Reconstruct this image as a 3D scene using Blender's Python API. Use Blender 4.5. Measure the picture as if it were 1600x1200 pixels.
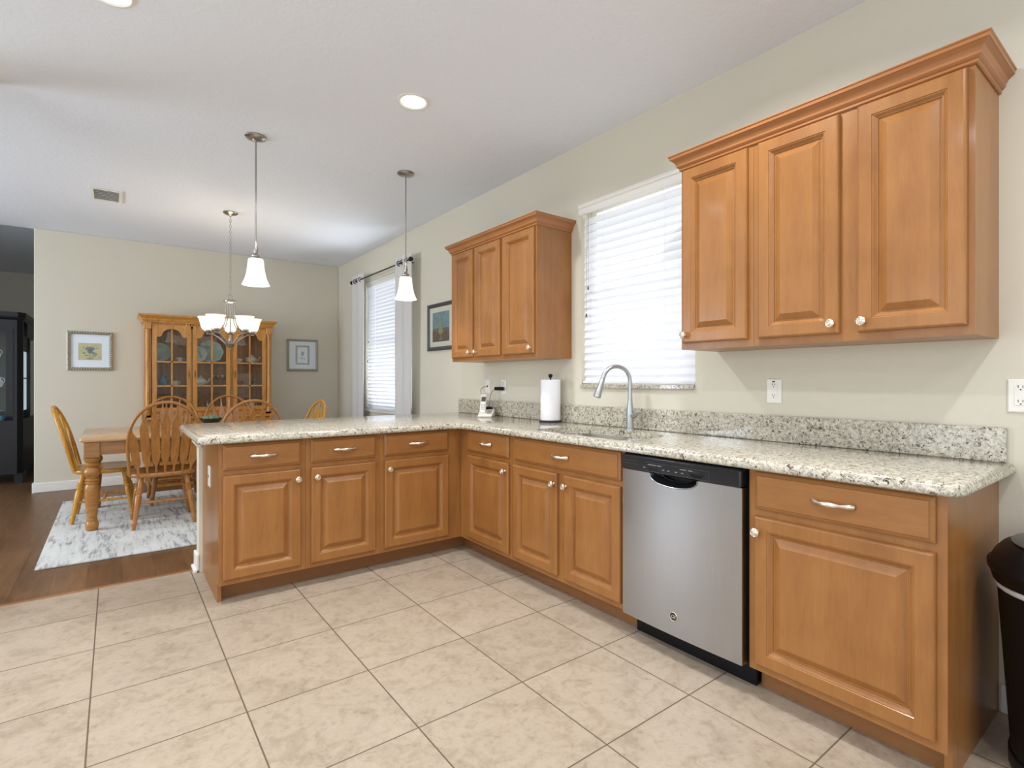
import bpy, bmesh, math, random
from mathutils import Vector, Matrix
random.seed(7)
for o in list(bpy.data.objects): bpy.data.objects.remove(o)
SC = bpy.context.scene
C = SC.collection
PI = math.pi

# ------------------------------------------------------------------ camera
cam = bpy.data.cameras.new('camera'); camo = bpy.data.objects.new('camera', cam); C.objects.link(camo)
camo.location = (-2.5114, 0, 1.179)
camo.rotation_euler = (PI/2, 0, -0.6521)
cam.sensor_width = 36; cam.lens = 824.76/1600*36
cam.shift_x = -(808.57-800)/1600; cam.shift_y = -(600-594.0)/1600
cam.clip_start = 0.02
SC.camera = camo

# ------------------------------------------------------------------ world, lights, exposure
W = bpy.data.worlds.new('world'); SC.world = W; W.use_nodes = True
W.node_tree.nodes['Background'].inputs[0].default_value = (0.95, 0.97, 1.0, 1)
W.node_tree.nodes['Background'].inputs[1].default_value = 1.0
SC.view_settings.view_transform = 'Standard'
SC.view_settings.look = 'None'
SC.view_settings.gamma = 1
SC.view_settings.use_curve_mapping = False
SC.view_settings.exposure = 0.02
def area(name, loc, rot, sx, sy, power, col=(1,1,1), spread=PI):
    l = bpy.data.lights.new(name, 'AREA'); l.shape = 'RECTANGLE'; l.size = sx; l.size_y = sy
    l.energy = power; l.color = col; l.spread = spread
    o = bpy.data.objects.new(name, l); C.objects.link(o); o.location = loc; o.rotation_euler = rot
    return o
# daylight through the two visible windows; the other four are added fill lights
area('daylight_sink_window', (0.45, 2.13, 1.76), (0, PI/2, 0), 1.2, 0.9, 8.5, (0.95, 0.96, 1.0))
area('daylight_dining_window', (0.75, 5.8, 1.2), (0, PI/2+0.45, 0), 1.8, 1.4, 74, (0.93, 0.96, 1.0))
area('back_fill_light', (-3.0, -2.55, 1.25), (PI/2, 0, 0), 2.6, 2.1, 30, (0.76, 0.88, 1.0))  # added soft fill behind the camera, in an invented opening
area('side_fill_light', (-6.05, 0.9, 1.3), (0, -PI/2, 0), 2.2, 3.0, 40, (0.76, 0.88, 1.0))  # added fill from the unseen left side of the kitchen
area('dining_side_fill_light', (-6.05, 5.6, 1.5), (0, -PI/2, 0), 1.6, 1.8, 100, (0.78, 0.89, 1.0))  # added fill to brighten the dining area from the unseen left
area('far_room_fill_light', (-6.05, 10.2, 1.6), (0, -PI/2, 0), 1.4, 1.4, 12, (0.9, 0.95, 1.0))  # small added fill for the room beyond, no known source

# ------------------------------------------------------------------ materials
def lin(c):
    c = c/255.0
    return c/12.92 if c <= 0.04045 else ((c+0.055)/1.055)**2.4
def rgb(r, g, b): return (lin(r), lin(g), lin(b), 1)
class NT:
    def __init__(s, name):
        s.m = bpy.data.materials.new(name); s.m.use_nodes = True
        s.t = s.m.node_tree; s.b = s.t.nodes['Principled BSDF']
    def n(s, typ, **kw):
        x = s.t.nodes.new(typ)
        for k, v in kw.items():
            if k.startswith('i_'):
                key = k[2:]; key = int(key) if key.isdigit() else key.replace('_', ' ')
                x.inputs[key].default_value = v
            else: setattr(x, k, v)
        return x
    def l(s, a, b): s.t.links.new(a, b)
    def coord(s, kind='Object', scale=(1,1,1), rot=(0,0,0)):
        tc = s.n('ShaderNodeTexCoord'); mp = s.n('ShaderNodeMapping')
        mp.inputs['Scale'].default_value = scale; mp.inputs['Rotation'].default_value = rot
        s.l(tc.outputs[kind], mp.inputs['Vector']); return mp.outputs['Vector']
    def noise(s, vec, scale, detail=3, rough=0.5, dist=0):
        x = s.n('ShaderNodeTexNoise'); x.inputs['Scale'].default_value = scale; x.inputs['Detail'].default_value = detail
        x.inputs['Roughness'].default_value = rough; x.inputs['Distortion'].default_value = dist
        s.l(vec, x.inputs['Vector']); return x.outputs['Fac']
    def ramp(s, fac, stops):
        r = s.n('ShaderNodeValToRGB'); e = r.color_ramp.elements
        while len(e) < len(stops): e.new(0.5)
        for i, (p, c) in enumerate(stops): e[i].position = p; e[i].color = c
        s.l(fac, r.inputs['Fac']); return r.outputs['Color']
    def mix(s, fac, a, b, mode='MIX'):
        x = s.n('ShaderNodeMix'); x.data_type = 'RGBA'; x.blend_type = mode
        for sock, v in ((x.inputs[0], fac), (x.inputs[6], a), (x.inputs[7], b)):
            if hasattr(v, 'node'): s.l(v, sock)
            else: sock.default_value = v
        return x.outputs[2]
    def math(s, op, a, b=0.0, c=0.0):
        x = s.n('ShaderNodeMath'); x.operation = op
        for i, v in enumerate((a, b, c)):
            if hasattr(v, 'node'): s.l(v, x.inputs[i])
            else: x.inputs[i].default_value = v
        return x.outputs[0]
    def bump(s, h, strength, dist=0.01):
        x = s.n('ShaderNodeBump'); x.inputs['Strength'].default_value = strength; x.inputs['Distance'].default_value = dist
        s.l(h, x.inputs['Height']); s.l(x.outputs[0], s.b.inputs['Normal'])
    def set(s, col=None, rough=0.5, metal=0.0, spec=None, coat=None):
        if col is not None:
            if hasattr(col, 'node'): s.l(col, s.b.inputs['Base Color'])
            else: s.b.inputs['Base Color'].default_value = col
        if hasattr(rough, 'node'): s.l(rough, s.b.inputs['Roughness'])
        else: s.b.inputs['Roughness'].default_value = rough
        s.b.inputs['Metallic'].default_value = metal
        if spec is not None: s.b.inputs['Specular IOR Level'].default_value = spec
        if coat is not None: s.b.inputs['Coat Weight'].default_value = coat; s.b.inputs['Coat Roughness'].default_value = 0.12
        return s.m
def plain(name, c, rough=0.5, metal=0.0, spec=None, var=0.04, sc=30):
    n = NT(name); f = n.noise(n.coord(), sc, 2)
    a = tuple(min(1, x*(1-var)) for x in c[:3])+(1,); b = tuple(min(1, x*(1+var)) for x in c[:3])+(1,)
    return n.set(n.ramp(f, [(0.3, a), (0.7, b)]), rough, metal, spec)

def maple(name, horizontal=False):
    n = NT(name)
    sc = (1.0, 6, 6) if horizontal else (6, 6, 0.7)
    v = n.coord('Object', sc)
    f1 = n.noise(v, 2.2, 5, 0.6, 0.6); f2 = n.noise(v, 16, 3, 0.7); f3 = n.noise(n.coord(), 5, 3, 0.55)
    base = n.ramp(f1, [(0.25, rgb(138,89,42)), (0.5, rgb(157,106,53)), (0.75, rgb(169,118,63))])
    base = n.mix(0.22, base, n.ramp(f2, [(0.3, rgb(130,80,40)), (0.7, rgb(174,120,68))]))
    base = n.mix(0.25, base, n.ramp(f3, [(0.3, rgb(134,84,44)), (0.7, rgb(174,118,64))]))
    return n.set(base, 0.34, 0, 0.45, 0.12)
def oak(name, c1, c2, c3, scale=(8, 8, 0.8), rough=0.33, s=4):
    n = NT(name); v = n.coord('Object', scale)
    f = n.noise(v, s, 5, 0.65, 0.8); f2 = n.noise(v, s*9, 2, 0.6)
    base = n.ramp(f, [(0.3, c1), (0.5, c2), (0.72, c3)])
    base = n.mix(0.25, base, n.ramp(f2, [(0.35, c1), (0.65, c3)]))
    return n.set(base, rough, 0, 0.5, 0.2)

M = {}
M['maple'] = maple('maple'); M['maple_h'] = maple('maple_horizontal', True)
M['toe'] = plain('toe_kick_brown', rgb(148,100,58), 0.4)
M['crown'] = plain('crown_stain', rgb(164,108,62), 0.3, var=0.06, sc=8)
M['oak'] = oak('honey_oak', rgb(172,112,46), rgb(204,142,66), rgb(220,162,84))
M['oak_chair'] = oak('chair_oak', rgb(140,88,40), rgb(172,114,54), rgb(192,134,68))
M['oak_yellow'] = oak('golden_oak', rgb(176,118,34), rgb(206,148,52), rgb(220,166,70))
M['oak_table'] = oak('table_oak', rgb(142,92,40), rgb(172,117,55), rgb(190,134,70), (0.8, 8, 8))
M['oak_top'] = oak('table_top_oak', rgb(196,148,96), rgb(216,174,122), rgb(226,188,140), (0.8, 8, 8), 0.22)
M['oak_dark'] = oak('hutch_back_oak', rgb(158,116,82), rgb(186,140,102), rgb(204,158,118), (8, 8, 0.5), 0.6)
# wall paint with fine orange peel
n = NT('wall_paint'); f = n.noise(n.coord(), 140, 3); n.bump(f, 0.12, 0.004)
M['wall'] = n.set(rgb(217,211,194), 0.75, 0, 0.25)
n = NT('ceiling_knockdown'); v = n.coord(); f = n.noise(v, 38, 4, 0.6, 0.4); g = n.ramp(f, [(0.42,(0,0,0,1)),(0.56,(1,1,1,1))]); n.bump(g, 0.16, 0.004)
M['ceiling'] = n.set(rgb(236,241,250), 0.85, 0, 0.2)
M['white'] = plain('white_paint', rgb(238,236,230), 0.4, var=0.01)
M['cream'] = plain('cream_paint', rgb(222,214,196), 0.6, var=0.01)
M['plastic_white'] = plain('white_plastic', rgb(240,238,228), 0.35, var=0.01)
M['slot'] = plain('dark_slot', rgb(40,36,32), 0.6)
# tile floor
def tile_floor():
    n = NT('floor_tile'); tc = n.n('ShaderNodeTexCoord'); sx = n.n('ShaderNodeSeparateXYZ'); n.l(tc.outputs['Object'], sx.inputs[0])
    t = 0.4456
    u = n.math('DIVIDE', n.math('ADD', sx.outputs[0], 2.5826+t*20), t)
    w = n.math('DIVIDE', n.math('ADD', sx.outputs[1], -2.9641+t*20), t)
    fu = n.math('FRACT', u); fw = n.math('FRACT', w)
    du = n.math('MINIMUM', fu, n.math('SUBTRACT', 1.0, fu)); dw = n.math('MINIMUM', fw, n.math('SUBTRACT', 1.0, fw))
    d = n.math('MINIMUM', du, dw)
    grout = n.math('LESS_THAN', d, 0.0058)
    cx = n.n('ShaderNodeCombineXYZ'); n.l(n.math('FLOOR', u), cx.inputs[0]); n.l(n.math('FLOOR', w), cx.inputs[1])
    wn = n.n('ShaderNodeTexWhiteNoise'); wn.noise_dimensions = '3D'; n.l(cx.outputs[0], wn.inputs['Vector'])
    off = n.n('ShaderNodeVectorMath'); off.operation = 'MULTIPLY_ADD'
    n.l(wn.outputs['Color'], off.inputs[0]); off.inputs[1].default_value = (30,30,30); n.l(tc.outputs['Object'], off.inputs[2])
    f1 = n.noise(off.outputs[0], 9, 7, 0.66, 0.7); f2 = n.noise(off.outputs[0], 34, 6, 0.75, 0.5)
    base = n.ramp(f1, [(0.30, rgb(148,134,114)), (0.42, rgb(164,151,131)), (0.5, rgb(180,167,148)), (0.62, rgb(187,175,157)), (0.78, rgb(166,152,131))])
    base = n.mix(0.45, base, n.ramp(f2, [(0.34, rgb(142,129,109)), (0.46, rgb(178,166,148)), (0.7, rgb(192,182,166))]))
    tint = n.math('MULTIPLY_ADD', wn.outputs['Value'], 0.06, 0.88)
    cc = n.n('ShaderNodeCombineColor'); [n.l(n.math('MULTIPLY', tint, (1.03, 0.985, 0.965)[i]), cc.inputs[i]) for i in range(3)]
    base = n.mix(1.0, base, cc.outputs[0], 'MULTIPLY')
    col = n.mix(grout, base, rgb(104,88,72))
    n.bump(n.math('SUBTRACT', 1.0, n.math('MULTIPLY', n.math('LESS_THAN', d, 0.008), 1.0)), 0.3, 0.003)
    return n.set(col, n.math('MULTIPLY_ADD', grout, 0.4, 0.36), 0, 0.4)
M['tile'] = tile_floor()
def plank_floor():
    n = NT('floor_planks'); v = n.coord('Object', (1,1,1), (0,0,PI/2))
    b = n.n('ShaderNodeTexBrick'); n.l(v, b.inputs['Vector'])
    b.inputs['Scale'].default_value = 1; b.inputs['Brick Width'].default_value = 1.25; b.inputs['Row Height'].default_value = 0.165
    b.inputs['Mortar Size'].default_value = 0.002; b.inputs['Color1'].default_value = rgb(92,64,40); b.inputs['Color2'].default_value = rgb(140,102,68)
    b.inputs['Mortar'].default_value = rgb(58,34,20); b.offset = 0.37
    f = n.noise(n.coord('Object', (9, 0.9, 1)), 3.5, 5, 0.65, 0.6)
    col = n.mix(0.6, b.outputs['Color'], n.ramp(f, [(0.3, rgb(82,56,34)), (0.55, rgb(112,78,48)), (0.75, rgb(138,100,66))]))
    return n.set(col, 0.36, 0, 0.4)
M['plank'] = plank_floor()
def granite():
    n = NT('granite'); v = n.coord()
    f1 = n.noise(v, 60, 6, 0.75, 0.5)
    base = n.ramp(f1, [(0.30, rgb(112,106,94)), (0.43, rgb(162,155,139)), (0.52, rgb(206,200,184)), (0.66, rgb(224,219,204))])
    vo = n.n('ShaderNodeTexVoronoi'); vo.inputs['Scale'].default_value = 150; n.l(v, vo.inputs['Vector'])
    base = n.mix(0.30, base, n.ramp(vo.outputs['Color'], [(0.1, rgb(130,122,108)), (0.55, rgb(196,189,171)), (0.9, rgb(228,223,208))]))
    f2 = n.noise(v, 72, 4, 0.7, 1.2); dark = n.ramp(f2, [(0.385, (1,1,1,1)), (0.42, (0,0,0,1))])
    base = n.mix(dark, base, rgb(62,54,46))
    f3 = n.noise(v, 50, 3, 0.6, 0.8); br = n.ramp(f3, [(0.345, (1,1,1,1)), (0.39, (0,0,0,1))])
    base = n.mix(br, base, rgb(104,84,66))
    return n.set(base, 0.09, 0, 0.5)
M['granite'] = granite()
def steel(name, c, rough, sc=(1, 1, 90)):
    n = NT(name); f = n.noise(n.coord('Object', sc), 6, 3)
    a = tuple(x*0.94 for x in c[:3])+(1,)
    return n.set(n.ramp(f, [(0.3, a), (0.7, c)]), n.math('MULTIPLY_ADD', f, 0.1, rough), 1.0)
M['steel'] = steel('brushed_steel', rgb(180,182,186), 0.20, (90, 1, 1))
M['nickel'] = steel('brushed_nickel', rgb(176,172,166), 0.24)
M['faucet'] = steel('faucet_steel', rgb(196,198,201), 0.27)
M['pewter'] = steel('satin_pull_nickel', rgb(226,216,200), 0.26)
M['sink'] = steel('sink_steel', rgb(232,229,222), 0.26)
M['chrome_dark'] = plain('dark_metal', rgb(50,50,54), 0.35, 0.8)
M['black_gloss'] = plain('black_gloss', rgb(26,27,30), 0.16)
M['brass'] = plain('aged_brass', rgb(150,118,62), 0.35, 0.8)
M['black'] = plain('black_plastic', rgb(15,15,17), 0.38, spec=0.25)
M['black_cab'] = plain('black_lacquer', rgb(24,25,32), 0.3)
M['bagwhite'] = plain('bin_liner', rgb(200,200,200), 0.5)
M['paper'] = plain('paper', rgb(243,243,246), 0.85, var=0.01)
M['dgrey'] = plain('dark_grey', rgb(70,72,70), 0.5)
M['lgrey'] = plain('light_grey', rgb(150,152,155), 0.5)
M['silverframe'] = plain('antique_silver', rgb(176,172,156), 0.35, 0.35, var=0.25, sc=90)
M['ceramic'] = plain('ceramic_white', rgb(226,230,222), 0.2)
M['ceramic_green'] = plain('ceramic_pale_green', rgb(190,208,194), 0.2, var=0.12, sc=14)
M['ceramic_blue'] = plain('ceramic_blue', rgb(110,160,180), 0.25, var=0.2)
M['red'] = plain('red_glaze', rgb(150,40,40), 0.3)
M['bowl'] = plain('bowl_black', rgb(34,32,32), 0.3)
M['greens'] = plain('green_fruit', rgb(120,138,108), 0.5, var=0.3, sc=25)
def glass(name, tint=(1,1,1,1), mixf=0.12, rough=0.02):
    n = NT(name); t = n.t; t.nodes.remove(n.b)
    out = [x for x in t.nodes if x.type == 'OUTPUT_MATERIAL'][0]
    tr = n.n('ShaderNodeBsdfTransparent'); tr.inputs[0].default_value = tint
    gl = n.n('ShaderNodeBsdfGlossy'); gl.inputs['Roughness'].default_value = rough
    fr = n.n('ShaderNodeFresnel'); fr.inputs['IOR'].default_value = 1.5
    ms = n.n('ShaderNodeMixShader'); ge = n.n('ShaderNodeNewGeometry'); n.l(n.math('MULTIPLY', n.math('ADD', fr.outputs[0], mixf), n.math('SUBTRACT', 1.0, ge.outputs['Backfacing'])), ms.inputs[0])
    n.l(tr.outputs[0], ms.inputs[1]); n.l(gl.outputs[0], ms.inputs[2]); n.l(ms.outputs[0], out.inputs[0])
    return n.m
M['pane'] = glass('window_glass', (0.97,0.99,1,1), 0.0)
M['cabglass'] = glass('cabinet_glass', (0.94,0.96,0.96,1), 0.03)
M['crystal'] = glass('crystal', (0.85,0.9,0.92,1), 0.2, 0.05)
def translucent(name, c, f=0.45, rough=0.5):
    n = NT(name); t = n.t
    out = [x for x in t.nodes if x.type == 'OUTPUT_MATERIAL'][0]
    tr = n.n('ShaderNodeBsdfTranslucent'); tr.inputs[0].default_value = c
    ms = n.n('ShaderNodeMixShader'); ms.inputs[0].default_value = f
    n.set(c, rough); n.l(n.b.outputs[0], ms.inputs[1]); n.l(tr.outputs[0], ms.inputs[2]); n.l(ms.outputs[0], out.inputs[0])
    return n.m
M['slat'] = translucent('blind_slat', rgb(246,247,250), 0.22, 0.45)
M['curtain'] = translucent('curtain_cloth', rgb(228,225,221), 0.2, 0.9)
def emit(name, c, s, base=None):
    n = NT(name); n.set(base or c, 0.4)
    n.b.inputs['Emission Color'].default_value = c; n.b.inputs['Emission Strength'].default_value = s
    return n.m
M['shade'] = emit('frosted_lit_glass', (1.0, 0.93, 0.80, 1), 0.75, rgb(245,240,230))
M['can'] = emit('downlight_lens', (1.0, 0.97, 0.92, 1), 3.0)
M['mirrorglow'] = emit('mirror_reflection_glow', (0.62, 0.74, 0.82, 1), 0.6)  # emission stands in for a window reflected in the cabinet's mirror
def rugmat():
    n = NT('rug_weave'); v = n.coord('Object', (1.2, 0.14, 1), (0, 0, 0.03))
    f = n.noise(v, 26, 6, 0.75, 0.3); f2 = n.noise(n.coord(), 2.3, 3, 0.6)
    base = n.ramp(n.math('ADD', n.math('MULTIPLY', f, 0.75), n.math('MULTIPLY', f2, 0.25)), [(0.34, rgb(120,114,118)), (0.42, rgb(176,175,176)), (0.49, rgb(218,220,218)), (0.66, rgb(232,234,230))])
    n.bump(n.noise(n.coord(), 300, 2), 0.4, 0.003)
    return n.set(base, 0.95, 0, 0.1)
M['rug'] = rugmat()

# ------------------------------------------------------------------ mesh helpers
class MB:
    def __init__(s): s.v = []; s.f = []; s.mi = []; s.x = Matrix.Identity(4); s.k = 0
    def add(s, vs, fs):
        b = len(s.v); s.v += [tuple(s.x @ Vector(p)) for p in vs]
        for f in fs: s.f.append([b+i for i in f]); s.mi.append(s.k)
        return s
    def box(s, x0, x1, y0, y1, z0, z1):
        x0, x1 = min(x0,x1), max(x0,x1); y0, y1 = min(y0,y1), max(y0,y1); z0, z1 = min(z0,z1), max(z0,z1)
        return s.add([(x0,y0,z0),(x1,y0,z0),(x1,y1,z0),(x0,y1,z0),(x0,y0,z1),(x1,y0,z1),(x1,y1,z1),(x0,y1,z1)],
                     [(0,3,2,1),(4,5,6,7),(0,1,5,4),(1,2,6,5),(2,3,7,6),(3,0,4,7)])
    def cbox(s, x0, x1, y0, y1, z0, z1, b=0.004):
        # box with chamfered vertical and horizontal edges
        if x0 > x1: x0, x1 = x1, x0
        if y0 > y1: y0, y1 = y1, y0
        return s.loft([rrect(x0+b, x1-b, y0+b, y1-b, b, 1), rrect(x0, x1, y0, y1, b, 1), rrect(x0, x1, y0, y1, b, 1), rrect(x0+b, x1-b, y0+b, y1-b, b, 1)], [z0, z0+b, z1-b, z1])
    def loft(s, loops, zs, caps=(True, True)):
        m = len(loops[0]); vs = []; fs = []
        for lp, z in zip(loops, zs): vs += [(p[0], p[1], z) for p in lp]
        for k in range(len(loops)-1):
            for i in range(m):
                j = (i+1) % m; fs.append((k*m+i, k*m+j, (k+1)*m+j, (k+1)*m+i))
        if caps[0]: fs.append(tuple(range(m-1, -1, -1)))
        if caps[1]: fs.append(tuple(range((len(loops)-1)*m, len(loops)*m)))
        return s.add(vs, fs)
    def prism(s, poly, z0, z1): return s.loft([poly, poly], [z0, z1])
    def lathe(s, prof, c=(0,0,0), n=24, cap=True, sq=None):
        vs = []; fs = []
        for r, z in prof:
            for i in range(n):
                a = 2*PI*i/n; vs.append((c[0]+r*math.cos(a), c[1]+r*math.sin(a), c[2]+z))
        for k in range(len(prof)-1):
            for i in range(n):
                j = (i+1) % n; fs.append((k*n+i, k*n+j, (k+1)*n+j, (k+1)*n+i))
        if cap: fs.append(tuple(range(n-1, -1, -1))); fs.append(tuple(range((len(prof)-1)*n, len(prof)*n)))
        return s.add(vs, fs)
    def tube(s, pts, r, n=10, closed=False, flat=1.0):
        P = [Vector(p) for p in pts]; m = len(P); R = r if isinstance(r, (list, tuple)) else [r]*m
        vs = []; fs = []; prev = None
        for i in range(m):
            if closed: t = P[(i+1) % m]-P[(i-1) % m]
            else: t = P[min(i+1, m-1)]-P[max(i-1, 0)]
            t.normalize()
            if prev is None:
                up = Vector((0,0,1)) if abs(t.z) < 0.9 else Vector((1,0,0))
                a = t.cross(up).normalized()
            else:
                a = (prev - t*prev.dot(t)).normalized()
            prev = a; b = t.cross(a)
            for k in range(n):
                an = 2*PI*k/n; vs.append(tuple(P[i]+a*math.cos(an)*R[i]+b*math.sin(an)*R[i]*flat))
        seg = m if closed else m-1
        for i in range(seg):
            for k in range(n):
                j = (k+1) % n; i2 = (i+1) % m
                fs.append((i*n+k, i*n+j, i2*n+j, i2*n+k))
        if not closed: fs.append(tuple(range(n-1, -1, -1))); fs.append(tuple(range((m-1)*n, m*n)))
        return s.add(vs, fs)
    def rod(s, a, b, prof, n=14):
        # turned stick from a to b; prof = [(t, r)]
        A = Vector(a); D = Vector(b)-A; L = D.length
        old = s.x; s.x = old @ Matrix.Translation(A) @ D.to_track_quat('Z', 'Y').to_matrix().to_4x4()
        s.lathe([(r, t*L) for t, r in prof], n=n); s.x = old; return s
    def panel(s, w, h, rings):
        # rectangular face (x 0..w, z 0..h), outward is -y; rings = [(inset, out)]
        vs = []; fs = []
        for i, d in rings: vs += [(i, -d, i), (w-i, -d, i), (w-i, -d, h-i), (i, -d, h-i)]
        for k in range(len(rings)-1):
            for q in range(4):
                p = (q+1) % 4; fs.append((k*4+q, k*4+p, (k+1)*4+p, (k+1)*4+q))
        e = (len(rings)-1)*4; fs.append((e, e+1, e+2, e+3)); fs.append((3, 2, 1, 0))
        return s.add(vs, fs)
    def build(s, name, mat, parent=None, smooth=None, bevel=None, loc=None, rz=None):
        me = bpy.data.meshes.new(name); me.from_pydata(s.v, [], s.f)
        for m in (mat if isinstance(mat, (list, tuple)) else [mat]): me.materials.append(M[m] if isinstance(m, str) else m)
        me.polygons.foreach_set('material_index', s.mi)
        bm = bmesh.new(); bm.from_mesh(me); bmesh.ops.recalc_face_normals(bm, faces=bm.faces); bm.to_mesh(me); bm.free()
        if smooth:
            me.polygons.foreach_set('use_smooth', [True]*len(me.polygons)); me.set_sharp_from_angle(angle=math.radians(smooth))
        me.update()
        o = bpy.data.objects.new(name, me); C.objects.link(o)
        if parent: o.parent = parent
        if loc: o.location = loc
        if rz is not None: o.rotation_euler = (0, 0, rz)
        if bevel:
            b = o.modifiers.new('bevel', 'BEVEL'); b.width = bevel; b.segments = 2; b.limit_method = 'ANGLE'; b.angle_limit = math.radians(40)
        return o
def rrect(x0, x1, y0, y1, r, n=4):
    pts = []
    for cx, cy, a0 in ((x1-r, y0+r, -PI/2), (x1-r, y1-r, 0), (x0+r, y1-r, PI/2), (x0+r, y0+r, PI)):
        for i in range(n+1):
            a = a0+PI/2*i/n; pts.append((cx+r*math.cos(a), cy+r*math.sin(a)))
    return pts
def fillet(poly, radii, n=6):
    out = []; m = len(poly)
    for i in range(m):
        p = Vector(poly[i]); r = radii[i]
        if r <= 0: out.append(tuple(p)); continue
        a = (Vector(poly[i-1])-p).normalized(); b = (Vector(poly[(i+1) % m])-p).normalized()
        A = p+a*r; B = p+b*r   # right angles
        c = p+a*r+b*r
        for k in range(n+1):
            t = k/n*PI/2
            out.append(tuple(c - b*r*math.cos(t) - a*r*math.sin(t)))
    return out
def offset(poly, d):
    # inset a CCW polygon by d
    m = len(poly); out = []
    for i in range(m):
        p0 = Vector(poly[i-1]); p = Vector(poly[i]); p1 = Vector(poly[(i+1) % m])
        e0 = (p-p0).normalized(); e1 = (p1-p).normalized()
        n0 = Vector((-e0.y, e0.x)); n1 = Vector((-e1.y, e1.x))
        b = (n0+n1); k = max(b.dot(n0), 0.2); out.append(tuple(p+b*(d/k)))
    return out
def tag(o, label=None, cat=None, group=None, kind=None):
    if label: o['label'] = label
    if cat: o['category'] = cat
    if group: o['group'] = group
    if kind: o['kind'] = kind
    return o
def thing(name, label, cat, loc=(0,0,0), rz=0, group=None):
    o = bpy.data.objects.new(name, None); C.objects.link(o); o.location = loc; o.rotation_euler = (0,0,rz)
    o.empty_display_size = 0.1
    return tag(o, label, cat, group)
def struct(name, mb, mat, **k):
    return tag(mb.build(name, mat, **k), kind='structure')
def kids(o): return [c for c in bpy.data.objects if c.parent == o]
def copy_tree(o, parent=None):
    c = o.copy(); C.objects.link(c)
    if parent: c.parent = parent
    for ch in kids(o): copy_tree(ch, c)
    return c
RUN = -PI/2      # right-hand run: faces look towards -x
CEIL = 2.772

# ------------------------------------------------------------------ shell
struct('floor', MB().box(-6.0, 0.0, -2.5, 3.83, -0.1, 0), 'tile')
struct('floor', MB().box(-6.0, 0.0, 3.83, 12.6, -0.1, 0.0), 'plank')
struct('trim_1', MB().cbox(-6.0, -2.11, 3.815, 3.84, -0.01, 0.004, 0.002), 'toe')
# right wall with two window openings
WY1, WY2, WZ1, WZ2 = 1.695, 2.575, 1.15, 2.36
DY1, DY2, DZ1, DZ2 = 5.14, 6.43, 0.815, 2.40
mb = MB()
T = 0.16
mb.box(0, T, -2.5, WY1, 0, CEIL); mb.box(0, T, WY2, DY1, 0, CEIL); mb.box(0, T, DY2, 7.56, 0, CEIL)
mb.box(0, T, WY1, WY2, 0, WZ1); mb.box(0, T, WY1, WY2, WZ2, CEIL)
mb.box(0, T, DY1, DY2, 0, DZ1); mb.box(0, T, DY1, DY2, DZ2, CEIL)
struct('wall_right', mb, 'wall')
struct('wall_dining', MB().box(-3.18, 0, 7.444, 7.56, 0, CEIL), 'wall', bevel=0.008)
struct('wall_passage', MB().box(-3.4, -3.035, 3.84, 3.955, 0, CEIL), 'wall')
struct('wall_left', MB().box(-6.16, -6.0, -2.5, -0.7, 0, CEIL).box(-6.16, -6.0, 2.5, 4.7, 0, CEIL).box(-6.16, -6.0, 6.5, 12.6, 0, 3.1).box(-6.16,-6.0,-0.7,2.5,2.45,CEIL).box(-6.16,-6.0,4.7,6.5,0,0.7).box(-6.16,-6.0,4.7,6.5,2.3,CEIL), 'wall')
struct('wall_back', MB().box(-6, -4.4, -2.66, -2.5, 0, CEIL).box(-1.6, 0.16, -2.66, -2.5, 0, CEIL).box(-4.4, -1.6, -2.66, -2.5, 2.4, CEIL), 'wall')
struct('wall_far', MB().box(-6, 0.16, 12.6, 12.7, 0, 3.1).box(-1.9, -1.8, 7.56, 12.6, 0, 3.1), 'wall')
struct('ceiling', MB().box(-6.0, T, -2.5, 7.50, CEIL, CEIL+0.4), 'ceiling')
struct('ceiling', MB().box(-6.0, T, 7.50, 12.7, 3.05, 3.17), 'ceiling')
bpy.data.objects['wall_far'].data.name = 'wall_far'
# baseboards
def baseboard(name, x0, x1, y0, y1, m='white'):
    h = 0.10
    return struct(name, MB().box(x0, x1, y0, y1, 0, h), m, bevel=0.006)
baseboard('baseboard_dining', -3.195, 0, 7.429, 7.444)
baseboard('baseboard_right', -0.014, 0, 4.16, 7.43)
baseboard('baseboard_right', -0.014, 0, -2.5, 0.45)
struct('baseboard_corner', MB().box(-3.195, -3.18, 7.43, 7.56, 0, 0.10), 'white')
struct('baseboard_passage', MB().box(-3.4, -3.019, 3.824, 3.971, 0, 0.09).box(-3.4, -3.007, 3.812, 3.983, 0, 0.02), 'white')
# half wall behind the peninsula with its white end trim
struct('wall_peninsula', MB().box(-2.10, 0, 3.76, 3.868, 0, 0.849), 'cream')
mb = MB(); mb.prism([(-2.125,3.752),(-2.09,3.752),(-2.09,3.88),(-2.125,3.88)], 0.795, 0.849)
mb.add([(-2.104,3.756,0.765),(-2.09,3.756,0.765),(-2.09,3.872,0.765),(-2.104,3.872,0.765),(-2.125,3.752,0.795),(-2.09,3.752,0.795),(-2.09,3.88,0.795),(-2.125,3.88,0.795)],
       [(0,1,2,3),(0,4,5,1),(1,5,6,2),(2,6,7,3),(3,7,4,0)])
struct('trim_2', mb, 'white')
struct('baseboard_peninsula', MB().box(-2.115, -2.098, 3.752, 3.885, 0, 0.11).box(-2.128, -2.098, 3.752, 3.895, 0, 0.02).box(-2.1, 0, 3.868, 3.882, 0, 0.10), 'white', bevel=0.005)

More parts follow.
